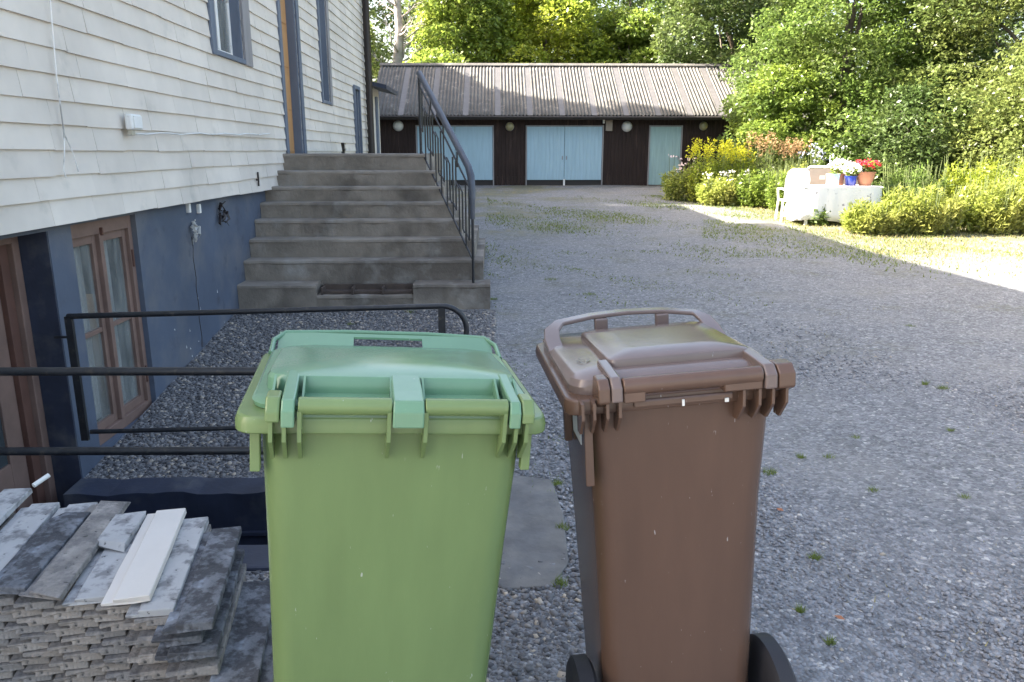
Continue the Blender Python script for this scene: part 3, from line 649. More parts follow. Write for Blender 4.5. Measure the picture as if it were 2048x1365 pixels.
def brown_bin():
    t = thing('wheelie_bin', 'brown plastic wheelie bin with a loop handle on its lid, standing on gravel', 'bin', (.444, 1.504, .026), (0, R(-3.5), R(4.5)))
    t.scale = (.95, .95, 1)
    b = MB()
    rings = [rr(.183, .10, .40, .04, .03), rr(.188, .085, .41, .05, .08), rr(.193, .07, .42, .05, .35), rr(.200, .045, .45, .05, .72), rr(.208, .03, .465, .045, .90), rr(.210, .025, .475, .045, .965)]
    b.loft([[(p[0] + .008 + .008 * (1 - p[2]), p[1], p[2]) for p in r_] for r_ in rings]); b.build('body', m_brown, t, smooth=40)
    b = MB(); b.loft([[(p[0] - .010, p[1], p[2]) for p in r_] for r_ in (rr(.244, .004, .535, .03, .965), rr(.246, .0, .54, .035, .982), rr(.242, .004, .536, .035, .998), rr(.20, .05, .5, .03, 1.0))]); b.build('rim', m_brown, t, smooth=50, bevel=.003)
    for y0 in (.02, .30):
        b = MB(); b.prism([(y0, .80), (y0 + .022, .80), (y0 + .026, .966), (y0, .966)], 'x', -.215, -.196); b.build('side_rib', m_brown, t, bevel=.002)
    b = MB(); b.box(-.2095, -.2075, .10, .20, .865, .945, M=Matrix.Rotation(R(.0), 4, 'X')); b.build('sticker', m_sticker, t)
    # handle bar right across the back
    b = MB(); b.tube([(-.138, -.022, 1.028), (.165, -.022, 1.028)], .0165, 14, flat=1.1); b.box(.08, .165, -.034, .0, 1.0, 1.034); b.box(-.138, -.09, -.034, .0, .995, 1.034); b.build('grip_bar', m_brown, t, smooth=50, bevel=.003)
    for x0, x1 in ((-.192, -.166), (.198, .236)):
        b = MB(); b.prism([(-.038, 1.0), (-.038, 1.03), (-.02, 1.046), (.02, 1.046), (.04, .99), (-.01, .985)], 'x', x0, x1); b.build('hinge_block', m_brown, t, bevel=.004)
    for x in (-.225, -.20, -.172, -.145, .125, .16, .19, .22):
        b = MB(); b.prism([(.03, .925), (.005, .925), (-.03, .965), (-.03, 1.0), (.03, 1.0)], 'x', x - .003, x + .003); b.build('rib', m_brown, t)
    b = MB(); b.box(-.11, .11, -.008, .03, .975, .99); b.build('lower_lip', m_brown, t, bevel=.003)
    b = MB(); b.box(-.005, .0, -.012, -.008, .972, .985); b.box(.09, .098, -.012, -.008, .972, .980); b.build('paint_fleck', m_white, t)
    # lid: flange, low shelf and raised centre
    L = MB()
    L.loft([[(p[0] - .008, p[1], p[2]) for p in r_] for r_ in (rr(.228, .03, .52, .05, .999), rr(.230, .028, .523, .05, 1.016), rr(.224, .034, .517, .05, 1.030, zf=1.018), rr(.211, .048, .505, .045, 1.037, zf=1.022), rr(.12, .12, .42, .04, 1.039, zf=1.026))])
    def dome(y0, y1, z0, z1, in_, r=.025, dx=.025):
        q = rr(.158 - in_, y0, y1, r, z0, zf=z1); return [(p[0] + dx, p[1] - .10 * (p[0] / .15) ** 2 * 0, p[2] - .004 * (p[0] / .15) ** 2) for p in q]
    L.loft([dome(.085, .44, 1.028, 1.020, -.012), dome(.087, .437, 1.051, 1.040, -.010), dome(.089, .433, 1.057, 1.046, -.007), dome(.094, .425, 1.060, 1.049, -.001), dome(.17, .37, 1.059, 1.054, .06)])
    lid = L.build('lid', m_brownlid, t, smooth=34)
    for x0, x1 in ((-.164, -.140), (.168, .195)):
        b = MB(); b.prism([(-.040, 1.0), (-.040, 1.03), (-.02, 1.048), (.03, 1.050), (.11, 1.052), (.11, 1.03), (.02, 1.02), (0, .995)], 'x', x0, x1); b.build('hinge_arm', m_brownlid, lid, bevel=.004)
    # loop handle on the far edge of the lid
    F = MB()
    path = [(-.220, .34, 1.018), (-.222, .40, 1.034), (-.216, .445, 1.048), (-.19, .478, 1.059), (-.1, .496, 1.067), (.0, .50, 1.070), (.1, .496, 1.067), (.185, .478, 1.059), (.205, .445, 1.048), (.210, .40, 1.034), (.208, .34, 1.018)]
    rings = []
    for i, p in enumerate(path):
        p = Vector(p); a = Vector(path[max(0, i - 1)]); c = Vector(path[min(len(path) - 1, i + 1)]); tg = (c - a); tg.z = 0; tg.normalize(); nn = Vector((-tg.y, tg.x, 0)); w_ = .021
        rings.append([p - nn * w_ + Vector((0, 0, -.006)), p + nn * w_ + Vector((0, 0, -.006)), p + nn * w_ + Vector((0, 0, .004)), p - nn * w_ + Vector((0, 0, .004))])
    F.loft(rings); F.build('lid_handle', m_brownlid, lid, smooth=40, bevel=.003)
    for x in (-.075, .095):
        b = MB(); b.box(x - .018, x + .018, .468, .488, 1.01, 1.062); b.build('handle_post', m_brownlid, lid, bevel=.004)
    # raised three-arrow mark on the lid shelf
    b = MB()
    for k_ in range(3):
        a = R(90 + k_ * 120); c = Vector((-.185, .17, 1.0385)); u = Vector((math.cos(a), math.sin(a), 0)); v = Vector((-u.y, u.x, 0))
        q = c + u * .012; b.add([q - v * .012 - u * .002, q + v * .006 - u * .002, q + v * .006 + u * .002, q - v * .012 + u * .002], [(0, 1, 2, 3)])
        b.add([q + v * .006 - u * .005, q + v * .014, q + v * .006 + u * .005], [(0, 1, 2)])
    b.build('embossed_mark', m_brown, lid)
    a = MB(); a.tube([(-.25, .11, .15), (.285, .11, .15)], .011, 10); a.build('axle', m_blackmetal, t)
    wheel(t, -.225, -1, .15, .11); wheel(t, .262, 1, .15, .11)
brown_bin()

# ------------------------------------------------------------------ stack of old siding boards
bm_grey = [mat('weathered_board_%s' % n_, c, .9, .25, var=.25, vscale=14, bump=1, bscale=90, bdist=.008, col2=c2, c2scale=24, c2lo=.42, c2hi=.6, col3=(.09, .088, .085), c3scale=50, c3lo=.62, c3hi=.70)
           for n_, c, c2 in (('warm', (.36, .32, .28), (.24, .22, .20)), ('cool', (.31, .29, .27), (.20, .19, .185)), ('pale', (.40, .36, .32), (.27, .245, .22)))]
bm_dark = mat('blackened_board', (.17, .18, .20), .85, .3, var=.3, vscale=16, bump=1, bscale=60, bdist=.008, col2=(.07, .072, .08), c2scale=26, c2lo=.42, c2hi=.56, col3=(.32, .36, .42), c3scale=7, c3lo=.55, c3hi=.68)
bm_white = mat('clean_white_board', (.66, .62, .57), .75, .3, var=.04, vscale=5, bump=.25, bscale=90, bdist=.002)
bm_chalk = mat('chalky_blue_white_board', (.42, .42, .42), .8, .3, var=.12, vscale=8, bump=.5, bscale=60, bdist=.004, col2=(.22, .22, .225), c2scale=22, c2lo=.5, c2hi=.64, col3=(.10, .10, .10), c3scale=45, c3lo=.66, c3hi=.70)
def board(M, m, label, group=None, L=.5, flip=False, W=.085, T=.022, lip=.03, seed=0, name='siding_board', broken=False):
    """a rabbeted board: thick body, thinner lip along one side; length runs along local +y, origin at its front right bottom corner"""
    q = random.Random(seed); e = .0009
    prof = [(0, .001), (-W, .001), (-W, T * .52), (-W - lip, T * .52), (-W - lip, T), (-W * .5, T), (0, T)]
    if flip: prof = [(x, T - z) for x, z in prof][::-1]
    n_ = 7; rings = []
    for i in range(n_):
        y = L * i / (n_ - 1)
        ring = []
        for (x, z) in prof:
            dy = q.uniform(-.004, .004) if i in (0, n_ - 1) else 0
            if broken and i == n_ - 1: dy += q.uniform(-.05, .02)
            if broken and i == 0: dy += (x + W) * -.35 + q.uniform(-.015, .015)
            ring.append((x + q.uniform(-e, e) * (1.6 if i == 0 else 1), y + dy, z + q.uniform(-e, e) * (1.3 if i == 0 else 1)))
        rings.append(ring)
    b = MB(); b.loft(rings); o = b.build(name, m, bevel=.002, seg=1)
    o.matrix_world = M; return tag(o, label, 'board', group)
SY = R(10); S0 = Vector((-.685, 1.655, 0))
def voff(u): return .15 * max(-1, min(u / .2, 1)) + max(u - .2, 0) * .30
def SM(u, v, z, yaw=0, tilt=0, tiltx=0):       # stack frame: u to the left, v away
    B_ = Matrix.Translation(S0) @ Matrix.Rotation(SY, 4, 'Z')
    return B_ @ Matrix.Translation((-u, v + voff(u), z)) @ Matrix.Rotation(yaw, 4, 'Z') @ Matrix.Rotation(tilt, 4, 'Y') @ Matrix.Rotation(tiltx, 4, 'X')
NL, T = 15, .0245
for l_ in range(NL):
    z = .012 + l_ * T
    off = (.034 if l_ % 2 else 0) + rnd.uniform(-.004, .004)
    for c in range(-1 if l_ < NL - 5 else 0, 10):
        u = c * (.107 if c > 0 else .13) + off + rnd.uniform(-.002, .002)
        if l_ >= NL - 2 and c == 0 and l_ % 2 == 0: continue
        m = bm_dark if (c == 0 and l_ > NL - 5) or (c == -1 and l_ > NL - 8) else bm_grey[rnd.randrange(3)]
        lb, gp = ('weathered grey siding board lying in the rows of the stack', 'siding boards in the rows of the stack') if c >= 0 else ('rough dark board in the lower step of the stack beside the green bin', 'boards in the lower step of the stack')
        board(SM(u, rnd.uniform(-.003, .003), z, R(rnd.uniform(-.3, .3))), m, lb, gp, seed=rnd.random(), **(dict(W=.070, lip=.026, T=.0232) if c > 0 or (c == 0 and l_ <= NL - 5) else {}))
ZT = NL * T + .012
lab = [(0.0, -.00, ZT, 0, bm_dark, 'mottled dark blue grey board on the right edge of the stack top', .5, False),
       (.105, .005, ZT + .0, .5, bm_chalk, 'chalky blue grey board just right of the clean white board', .5, False),
       (.165, -.01, ZT + .024, 1.5, bm_white, 'cleanest bright white board on top of the stack', .5, False),
       (.275, .0, ZT + .0, 1, bm_chalk, 'pale chalky board between the white board and the dark broken one', .46, False),
       (.30, .25, ZT + .024, -2, bm_chalk, 'short broken piece of pale board lying over the others', .2, True),
       (.385, -.02, ZT + .022, -1.5, bm_grey[1], 'dark grey board with rough broken front end on the stack', .56, True),
       (.485, .0, ZT + .022, -3, bm_dark, 'blackish board with a broken rounded front left of the dark grey one', .42, True),
       (.48, .03, ZT, 0, bm_chalk, 'pale board half hidden under the broken dark ones', .5, False),
       (.60, .0, ZT + .0, 0, bm_chalk, 'bluish white board second from the left on the stack', .52, False),
       (.72, .02, ZT + .022, -1, bm_chalk, 'bluish white board at the far left of the stack', .55, False)]
for i, (u, v, z, yw, m, lb, L, br) in enumerate(lab): board(SM(u, v, z, R(yw)), m, lb, L=L, seed=i + 50, broken=br, flip=True)
b = MB(); b.tube([(-1.535, 2.40, .425), (-1.51, 2.45, .44)], .008, 10); tag(b.build('plastic_tube', m_white), 'short white plastic tube end sticking out behind the left boards', 'tube')

# ------------------------------------------------------------------ garage
GZ, GY = .40, 26.0
m_dkwood = mat('dark_brown_boards', (.030, .019, .016), .8, .3, var=.3, vscale=6, stretch=(3, 3, .25), bump=.4, bscale=40, bdist=.01, col2=(.085, .055, .045), c2scale=2.5, c2lo=.58, c2hi=.75)
m_blue = mat('pale_blue_door_paint', (.36, .52, .60), .6, .3, var=.10, vscale=4, stretch=(4, 4, .3), col2=(.31, .46, .53), c2scale=2, c2lo=.5, c2hi=.8)
m_turq = mat('pale_turquoise_door_paint', (.32, .46, .46), .6, .3, var=.12, vscale=4, stretch=(4, 4, .3))
m_eternit = mat('corrugated_fibre_cement', (.125, .12, .112), .85, .2, var=.22, vscale=2.5, bump=.4, bscale=50, bdist=.006, col2=(.16, .15, .14), c2scale=8, c2lo=.6, c2hi=.72, col3=(.22, .20, .18), c3scale=5, c3lo=.58, c3hi=.7)
m_strip = mat('translucent_roof_strip', (.125, .12, .12), .5, .4, var=.12, vscale=6)
m_fascia = mat('dark_fascia', (.035, .03, .028), .7)
def garage():
    t = thing('garage', 'long dark brown wooden garage with pale blue doors and corrugated roof', 'garage', (2.6, 28.5, GZ)); O = Vector(t.location)
    x0, x1, y1, zt = -3.72, 9.6, 31.2, 2.62
    doors = [(-2.52, -.06, m_blue, 2), (1.06, 3.53, m_blue, 2), (5.10, 6.12, m_turq, 1)]
    b = MB(); xs = x0; bw_ = .125
    def boards(a, c, za, zb_):
        x = a
        while x < c - .01:
            xe = min(x + bw_, c); d = rnd.uniform(-.004, .004); b.box(x + .003 - O.x, xe - .003 - O.x, GY + d - O.y, GY + .03 - O.y, za - O.z, zb_ - O.z); x = xe
    edges = [x0] + [e for d in doors for e in (d[0] - .04, d[1] + .04)] + [x1]
    for i in range(0, len(edges), 2): boards(edges[i], edges[i + 1], GZ - .3, zt)
    for d in doors: boards(d[0] - .04, d[1] + .04, 2.34, zt)
    b.build('wall', m_dkwood, t)
    b = MB(); b.box(x0 - O.x, x1 - O.x, y1 - .1 - O.y, y1 - O.y, -.5, 2.3); 
    for xx in (x0, x1 - .1): b.box(xx - O.x, xx + .1 - O.x, GY + .04 - O.y, y1 - .11 - O.y, -.5, 2.3)
    b.build('side_wall', m_dkwood, t)
    for xx in (x0 + .02, x1 - .1):
        b = MB(); b.prism([(GY + .05, 2.62), (28.8, 4.3), (y1, 2.7)], 'x', xx, xx + .08); b.v = [(p[0] - O.x, p[1] - O.y, p[2] - O.z) for p in b.v]; b.build('gable', m_dkwood, t)
    for a, c, m, nleaf in doors:
        f = MB(); 
        for q in (a - .04, c): f.box(q - O.x, q + .04 - O.x, GY - .03 - O.y, GY + .05 - O.y, -.05, 2.34 - O.z)
        f.box(a - O.x, c - O.x, GY - .028 - O.y, GY + .05 - O.y, 2.305 - O.z, 2.338 - O.z)
        f.build('door_frame', m_trimlt, t)
        w = (c - a) / nleaf
        for k in range(nleaf):
            d = MB(); xa, xb = a + k * w + .006, a + (k + 1) * w - .006; n_ = 10 if nleaf == 2 else 8
            for j in range(n_):
                xx = xa + (xb - xa) * j / n_; d.box(xx + .0015 - O.x, xx + (xb - xa) / n_ - .0015 - O.x, GY + .0 + rnd.uniform(-.001, .001) - O.y, GY + .03 - O.y, (.60 if nleaf == 2 else .44) - O.z, 2.30 - O.z)
            d.box(xa - O.x, xb - O.x, GY + .031 - O.y, GY + .045 - O.y, .62 - O.z, 2.3 - O.z)
            do = d.build('door', m, t)
            for hz_ in (.85, 2.05):
                h = MB(); q0, q1 = (xa, xa + .32) if k == 0 else (xb - .32, xb); h.box(q0 - O.x, q1 - O.x, GY - .008 - O.y, GY - .0015 - O.y, hz_ - .014 - O.z, hz_ + .014 - O.z); h.build('hinge', m, do)
            h = MB(); hx = xb - .06 if k == 0 else xa + .06; h.box(hx - .015 - O.x, hx + .015 - O.x, GY - .03 - O.y, GY - .002 - O.y, 1.25 - O.z, 1.37 - O.z); h.build('handle', m_trimlt, do)
        if nleaf == 2:
            d = MB(); d.box(a - O.x, c - O.x, GY + .06 - O.y, GY + .1 - O.y, -.1, .62 - O.z); d.build('sill_board', m_fascia, t)
            d = MB(); d.box((a + c) / 2 - .03 - O.x, (a + c) / 2 + .03 - O.x, GY - .03 - O.y, GY - .005 - O.y, .42 - O.z, .62 - O.z); d.build('door_bolt', m_white, t)
    # roof: corrugated sheets
    ey, ez, ry, rz = 25.55, 2.64, 28.6, 4.47
    def sheet(ya, za, yb, zb_, nm, strips):
        pit, amp = .146 / 1, .022; xa, xb = -3.98, 9.9
        n_ = int((xb - xa) / pit * 8); X = np.linspace(xa, xb, n_ + 1); Hh = amp * np.cos(2 * np.pi * X / .115)
        gap = np.zeros_like(X, bool)
        for sx in strips: gap |= (X > sx - .09) & (X < sx + .09)
        Hh = np.where(gap, -.012, Hh)
        rows = 5; V = []
        for r_ in range(rows):
            f = r_ / (rows - 1); st = .012 * (r_ % 2)
            V.append(np.stack([X - O.x, np.full_like(X, ya + (yb - ya) * f - O.y), za + (zb_ - za) * f + Hh - O.z], -1))
        V = np.array(V); n1 = n_ + 1; F = []
        for r_ in range(rows - 1):
            i0 = np.arange(n_); F.append(np.stack([r_ * n1 + i0, r_ * n1 + i0 + 1, (r_ + 1) * n1 + i0 + 1, (r_ + 1) * n1 + i0], -1))
        V2 = V.reshape(-1, 3).copy(); F = np.concatenate(F); k = len(V2)
        V3 = V2.copy(); V3[:, 2] -= .012
        # front edge skirt gives the sheet its thickness
        i0 = np.arange(n_); E = np.stack([k + i0, k + i0 + 1, i0 + 1, i0], -1)
        npmesh(nm, np.concatenate([V2, V3]), 4, m_eternit, t, smooth=False, faces=np.concatenate([F, F[:, ::-1] + k, E]))
    st = [-3.98 + .62 + 1.045 * i for i in range(13)]
    st = [(757 / 2.56 + 700 - 989) / 1540 * 26 + 1.03 * i for i in range(-3, 10)]
    sheet(ey, ez, ry, rz, 'roof', st); sheet(y1 + .45, ez, ry + .002, rz, 'roof', [])
    for sx in st:
        if sx > 9.8 or sx < -3.9: continue
        d = MB(); d.add([(sx - .088 - O.x, ey - .01 - O.y, ez - .002 - O.z), (sx + .088 - O.x, ey - .01 - O.y, ez - .002 - O.z), (sx + .088 - O.x, ry - O.y, rz - .002 - O.z), (sx - .088 - O.x, ry - O.y, rz - .002 - O.z)], [(0, 1, 2, 3)])
        d.build('roof_strip', m_strip, t)
    d = MB(); d.prism([(ry - .16, rz - .05), (ry - .15, rz - .02), (ry, rz + .06), (ry + .15, rz - .02), (ry + .16, rz - .05), (ry, rz + .035)], 'x', -4.0, 9.92); d.v = [(p[0] - O.x, p[1] - O.y, p[2] - O.z) for p in d.v]; d.build('ridge_cap', m_eternit, t)
    d = MB(); d.box(-3.98 - O.x, 9.9 - O.x, 25.6 - O.y, 25.63 - O.y, 2.50 - O.z, 2.60 - O.z); d.build('fascia', m_fascia, t)
    d = MB(); d.tube([(-3.98 - O.x, 25.51 - O.y, 2.585 - O.z), (9.9 - O.x, 25.51 - O.y, 2.565 - O.z)], .035, 8); d.build('gutter', m_fascia, t, smooth=60)
    d = MB(); d.prism([(25.63, 2.51), (25.63, 2.57), (26.0, 2.62), (26.0, 2.53)], 'x', -3.7, 9.6); d.v = [(p[0] - O.x, p[1] - O.y, p[2] - O.z) for p in d.v]; d.build('soffit', m_fascia, t)
    d = MB(); d.box(x0 - O.x, x1 - O.x, GY - .25 - O.y, GY + .02 - O.y, -.2, .015); d.build('plinth', m_concrete, t, bevel=.01)
garage()
m_opal = mat('opal_white_glass', (.60, .60, .56), .35, .5); m_opalold = mat('yellowed_opal_glass', (.34, .31, .17), .4, .5)
for x, z, m, lb in ((-3.12, 2.21, m_opal, 'white opal wall lamp at the left end of the garage'), (.50, 2.19, m_opalold, 'yellowed wall lamp between the two wide pale blue garage doors'),
                    (4.32, 2.19, m_opal, 'white opal wall lamp between the middle doors and the turquoise door'), (6.83, 2.21, m_opalold, 'yellowed wall lamp right of the turquoise door half behind leaves')):
    z += .11; t = thing('wall_lamp', lb, 'wall lamp', (x, GY - .006, z), group='round lamps on the garage front')
    r_ = .165 if m is m_opal else .135
    b = MB(); b.lathe([(r_ * 1.05, 0), (r_ * 1.05, .03), (0, .03)], n=24, axis='y'); b.build('lamp_base', m_trimlt, t, smooth=40)
    b = MB(); b.lathe([(r_, .03)] + [(r_ * math.cos(a), .03 + r_ * .75 * math.sin(a)) for a in [R(15 * i) for i in range(1, 6)]] + [(0.001, .03 + r_ * .75)], n=24, axis='y'); b.build('lamp_globe', m, t, smooth=60)
b = MB(); b.box(3.62, 3.84, GY - .1, GY - .006, 2.16, 2.50); tag(b.build('meter_box', mat('beige_box', (.30, .25, .20), .7), bevel=.01), 'small beige box under the eaves right of the middle garage door', 'box')
b = MB(); b.box(3.52, 3.58, GY - .14, GY - .03, 2.40, 2.56); tag(b.build('sensor', m_white, bevel=.01), 'tiny white sensor at the top corner of the middle garage door', 'sensor')

# ------------------------------------------------------------------ vegetation
def leafmat(name, c, c2, isl=.45, tr=.36, rough=.36, isc=.5):
    return mat(name, c, rough, .35, island=isl, col2=c2, c2scale=isc, c2lo=.4, c2hi=.6, transl=tr)
L_oak = leafmat('leaf_bright_green', (.13, .19, .035), (.17, .225, .04))
L_mid = leafmat('leaf_mid_green', (.09, .145, .032), (.125, .175, .045))
L_dark = leafmat('leaf_dark_green', (.055, .09, .026), (.09, .125, .038), tr=.3)
L_olive = leafmat('leaf_olive_green', (.14, .17, .05), (.10, .14, .04))
L_yel = leafmat('leaf_yellow_green', (.25, .29, .04), (.19, .25, .035))
L_fern = leafmat('leaf_fern_green', (.21, .26, .05), (.27, .28, .08), tr=.4)
m_bark = mat('grey_bark', (.16, .14, .12), .9, .2, var=.3, vscale=5, stretch=(1, 1, .3), bump=.8, bscale=20, bdist=.02)
m_deadbark = mat('pale_dead_bark', (.36, .33, .31), .9, .2, var=.25, vscale=5, bump=.6, bscale=25, bdist=.02)
m_stem = mat('green_stem', (.10, .13, .04), .7)
def leaves(centers, size, elong=1.9, droop=.0, up=0., jit=.35, axis=None):
    """leaf-sized folded quads; centers (n,3)"""
    n = len(centers); s = size * nr.uniform(1 - jit, 1 + jit, n)
    d = nr.normal(size=(n, 3)) if axis is None else axis + .35 * nr.normal(size=(n, 3))
    d[:, 2] = d[:, 2] * .6 + up - droop; d /= np.linalg.norm(d, axis=1, keepdims=True)
    nn = nr.normal(size=(n, 3)); nn[:, 2] += .9; w = np.cross(d, nn); w /= np.linalg.norm(w, axis=1, keepdims=True) + 1e-9
    h = np.cross(w, d); c = centers
    a = c; b_ = c + d * (s * .5)[:, None] + w * (s / elong * .5)[:, None] + h * (s * .10)[:, None]; e = c + d * s[:, None]; f = c + d * (s * .5)[:, None] - w * (s / elong * .5)[:, None] + h * (s * .10)[:, None]
    return np.stack([a, b_, e, f], 1)
def clump_points(lobes, n, shell=.62):
    """points mostly near the surface of many lobes -> uneven crown; lobes: list (c, r3)"""
    wts = np.array([np.prod(l[1]) ** (2 / 3) for l in lobes]); idx = nr.choice(len(lobes), n, p=wts / wts.sum())
    C = np.array([l[0] for l in lobes])[idx]; RR = np.array([l[1] for l in lobes])[idx]
    d = nr.normal(size=(n, 3)); d /= np.linalg.norm(d, axis=1, keepdims=True); r = shell + (1 - shell) * nr.random(n) ** .7 + nr.normal(0, .06, n)
    return C + d * RR * r[:, None]
def tree(name, label, cat, x, y, H, r, m, n=22000, leaf=.13, low=.25, nl=34, trunk=.16, group=None, bark=None, sq=1., seed=0, lobe=.30, twigs=9, shell=.66):
    q = np.random.default_rng(seed + 5); g = float(gz(x, y)); t = thing(name, label, cat, (x, y, g), group=group)
    lobes = []
    for i in range(nl):
        u = (i + .5) / nl; z = H * (low + (1 - low) * u)
        prof = math.sin(math.pi * min(1, (.18 + .82 * u) ** .8)) ** .6 if u < .97 else .25
        a = i * 2.4 + q.uniform(-.4, .4); rr_ = r * prof * q.uniform(.45, .95)
        lr = r * lobe * q.uniform(.6, 1.35)
        lobes.append(((rr_ * math.cos(a), rr_ * math.sin(a) * sq, z - lr * .5), (lr * q.uniform(.9, 1.4), lr * q.uniform(.9, 1.4), lr * q.uniform(.55, .85))))
    P_ = clump_points(lobes, n, shell)
    P_ = P_[P_[:, 2] > .1]
    npmesh('crown', leaves(P_, leaf, droop=.15), 4, m, t)
    b = MB(); bend = [(q.uniform(-.1, .1) * i, q.uniform(-.1, .1) * i, H * .8 * i / 5) for i in range(6)]; bend[0] = (0, 0, -.15)
    b.tube(bend, [trunk * (1 - .16 * i) for i in range(6)], 10)
    b.build('trunk', bark or m_bark, t, smooth=60)
    b = MB()
    for i in range(twigs):
        l_ = lobes[int(q.integers(len(lobes)))][0]; s_ = bend[min(4, 1 + i % 4)]
        mid = ((l_[0] + s_[0]) / 2 + q.uniform(-.2, .2), (l_[1] + s_[1]) / 2, (l_[2] + s_[2]) / 2 + .2)
        b.tube([s_, mid, l_], [trunk * .45, trunk * .28, trunk * .08], 6)
    b.build('limbs', bark or m_bark, t, smooth=60)
    return t
TB = 'trees behind the garage'
tree('maple_tree', 'bright green leafy tree directly behind the garage ridge, left of centre', 'tree', -1.2, 34, 8.4, 2.9, L_oak, 42000, .19, seed=1, group=TB, low=.16)
tree('maple_tree', 'yellow green tree behind the middle of the garage roof', 'tree', 2.4, 35, 8.8, 3.0, L_yel, 42000, .19, seed=2, group=TB, low=.16)
tree('maple_tree', 'green tree behind the garage, next to the sky gap', 'tree', 5.6, 34, 6.6, 2.4, L_oak, 30000, .19, seed=3, group=TB, low=.16)
tree('broadleaf_tree', 'dark green tree hanging over the right end of the garage roof', 'tree', 9.0, 31.0, 9.8, 3.1, L_dark, 55000, .16, seed=4, group=TB, low=.3)
tree('broadleaf_tree', 'dark background tree far behind the garage on the left', 'tree', -.5, 42, 12, 4.6, L_dark, 26000, .22, seed=5, group=TB, low=.1)
tree('broadleaf_tree', 'olive background tree far behind the garage centre', 'tree', 7.2, 43, 11.5, 4.6, L_mid, 26000, .22, seed=6, group=TB, low=.1)
tree('broadleaf_tree', 'tall dark tree far behind the dead tree', 'tree', -8.2, 44, 13, 4.0, L_dark, 20000, .22, seed=7, group=TB, low=.1)
tree('broadleaf_tree', 'small light green tree between the house corner and the dead tree', 'tree', -5.6, 33, 6.2, 1.9, L_olive, 14000, .14, seed=8, group=TB, low=.05)
tree('broadleaf_tree', 'tall background tree beyond the right end of the garage', 'tree', 13.5, 38, 12.5, 4.6, L_mid, 28000, .2, seed=9, group=TB, low=.1)
tree('broadleaf_tree', 'wide background tree at the far right edge', 'tree', 21, 34, 12.5, 5.2, L_dark, 26000, .22, seed=19, group=TB, low=.08)
TR = 'trees and tall shrubs right of the yard'
tree('willow_tree', 'big sunlit green tree leaning over the garage roof end', 'tree', 10.0, 23.0, 9.2, 3.3, L_mid, 105000, .125, seed=11, group=TR, low=.12, nl=60, lobe=.27)
tree('willow_tree', 'broad olive green tree in the upper right corner', 'tree', 14.2, 20.6, 9.8, 4.1, L_olive, 120000, .115, seed=12, group=TR, low=.12, nl=70, lobe=.25, twigs=16)
tree('tall_shrub', 'bushy shrub with small light leaves in front of the garage right end', 'shrub', 8.0, 22.2, 3.6, 1.7, L_oak, 36000, .10, seed=13, group=TR, low=.06, nl=40, lobe=.26)
tree('tall_shrub', 'dark green shrub behind the garden bench', 'shrub', 10.4, 19.8, 2.9, 2.0, L_dark, 34000, .10, seed=14, group=TR, low=.05, nl=40)
tree('tall_shrub', 'light green shrub behind the hedge at the right edge', 'shrub', 12.4, 17.2, 3.4, 2.0, L_olive, 42000, .10, seed=15, group=TR, low=.05, nl=44)
tree('tall_shrub', 'rounded yellow green shrub at the far right above the hedge', 'shrub', 14.6, 16.4, 2.9, 2.3, L_yel, 26000, .09, seed=16, group=TR, low=.05, nl=44)
TL = 'trees behind the house'
for i, (x, y, H, r, n_) in enumerate(((-10.2, 25.3, 14.6, 3.3, 130000), (-9.6, 28.6, 9.6, 2.0, 50000), (-10.0, 22.4, 13.0, 2.6, 70000), (-7.2, 20.7, 7.2, 1.6, 20000))):
    tree('birch_tree', ['tall tree behind the house casting shade on the garage roof', 'shorter tree farther behind the house', 'tall tree close behind the added shadow wing', 'low unseen tree added behind the house to shade the yard'][i], 'tree', x, y, H, r, L_mid, n_, .22, seed=30 + i, group=TL, low=.05, nl=50)  # the last, low tree is unseen and added to shade the yard
# dead pale tree left of the garage
def dead_tree():
    x, y = -3.9, 33.0; t = thing('dead_tree', 'bare pale dead tree with crooked branches behind the left end of the garage', 'tree', (x, y, float(gz(x, y)))); q = random.Random(4)
    b = MB(); tr = [(0, 0, -.1), (.05, 0, 2), (-.03, 0, 4), (.12, 0, 5.6), (.05, 0, 7.0), (.25, 0, 8.6), (.3, 0, 10)]
    b.tube(tr, [.27, .24, .21, .17, .13, .09, .03], 10); b.build('trunk', m_deadbark, t, smooth=60)
    for i in range(26):
        h = q.uniform(3.6, 8.6); a = q.uniform(0, 6.28); L_ = q.uniform(.9, 2.3); b = MB(); p = Vector((.05, 0, h)); pts = [p]; d = Vector((math.cos(a), math.sin(a), q.uniform(.1, .9))).normalized()
        for k in range(5):
            d = (d + Vector((q.uniform(-.5, .5), q.uniform(-.5, .5), q.uniform(-.2, .4)))).normalized(); p = p + d * L_ / 5; pts.append(p)
        b.tube(pts, [.05, .04, .032, .024, .016, .008], 6)
        for k in range(2, 6):
            for s_ in range(3):
                d2 = (d + Vector((q.uniform(-1, 1), q.uniform(-1, 1), q.uniform(-.8, .8)))).normalized(); b.tube([pts[k], pts[k] + d2 * .25 * L_ / 2, pts[k] + d2 * .5 * L_ / 2 + Vector((0, 0, q.uniform(-.1, .1)))], [.014, .01, .004], 4)
        b.build('branch', m_deadbark, t, smooth=60)
dead_tree()
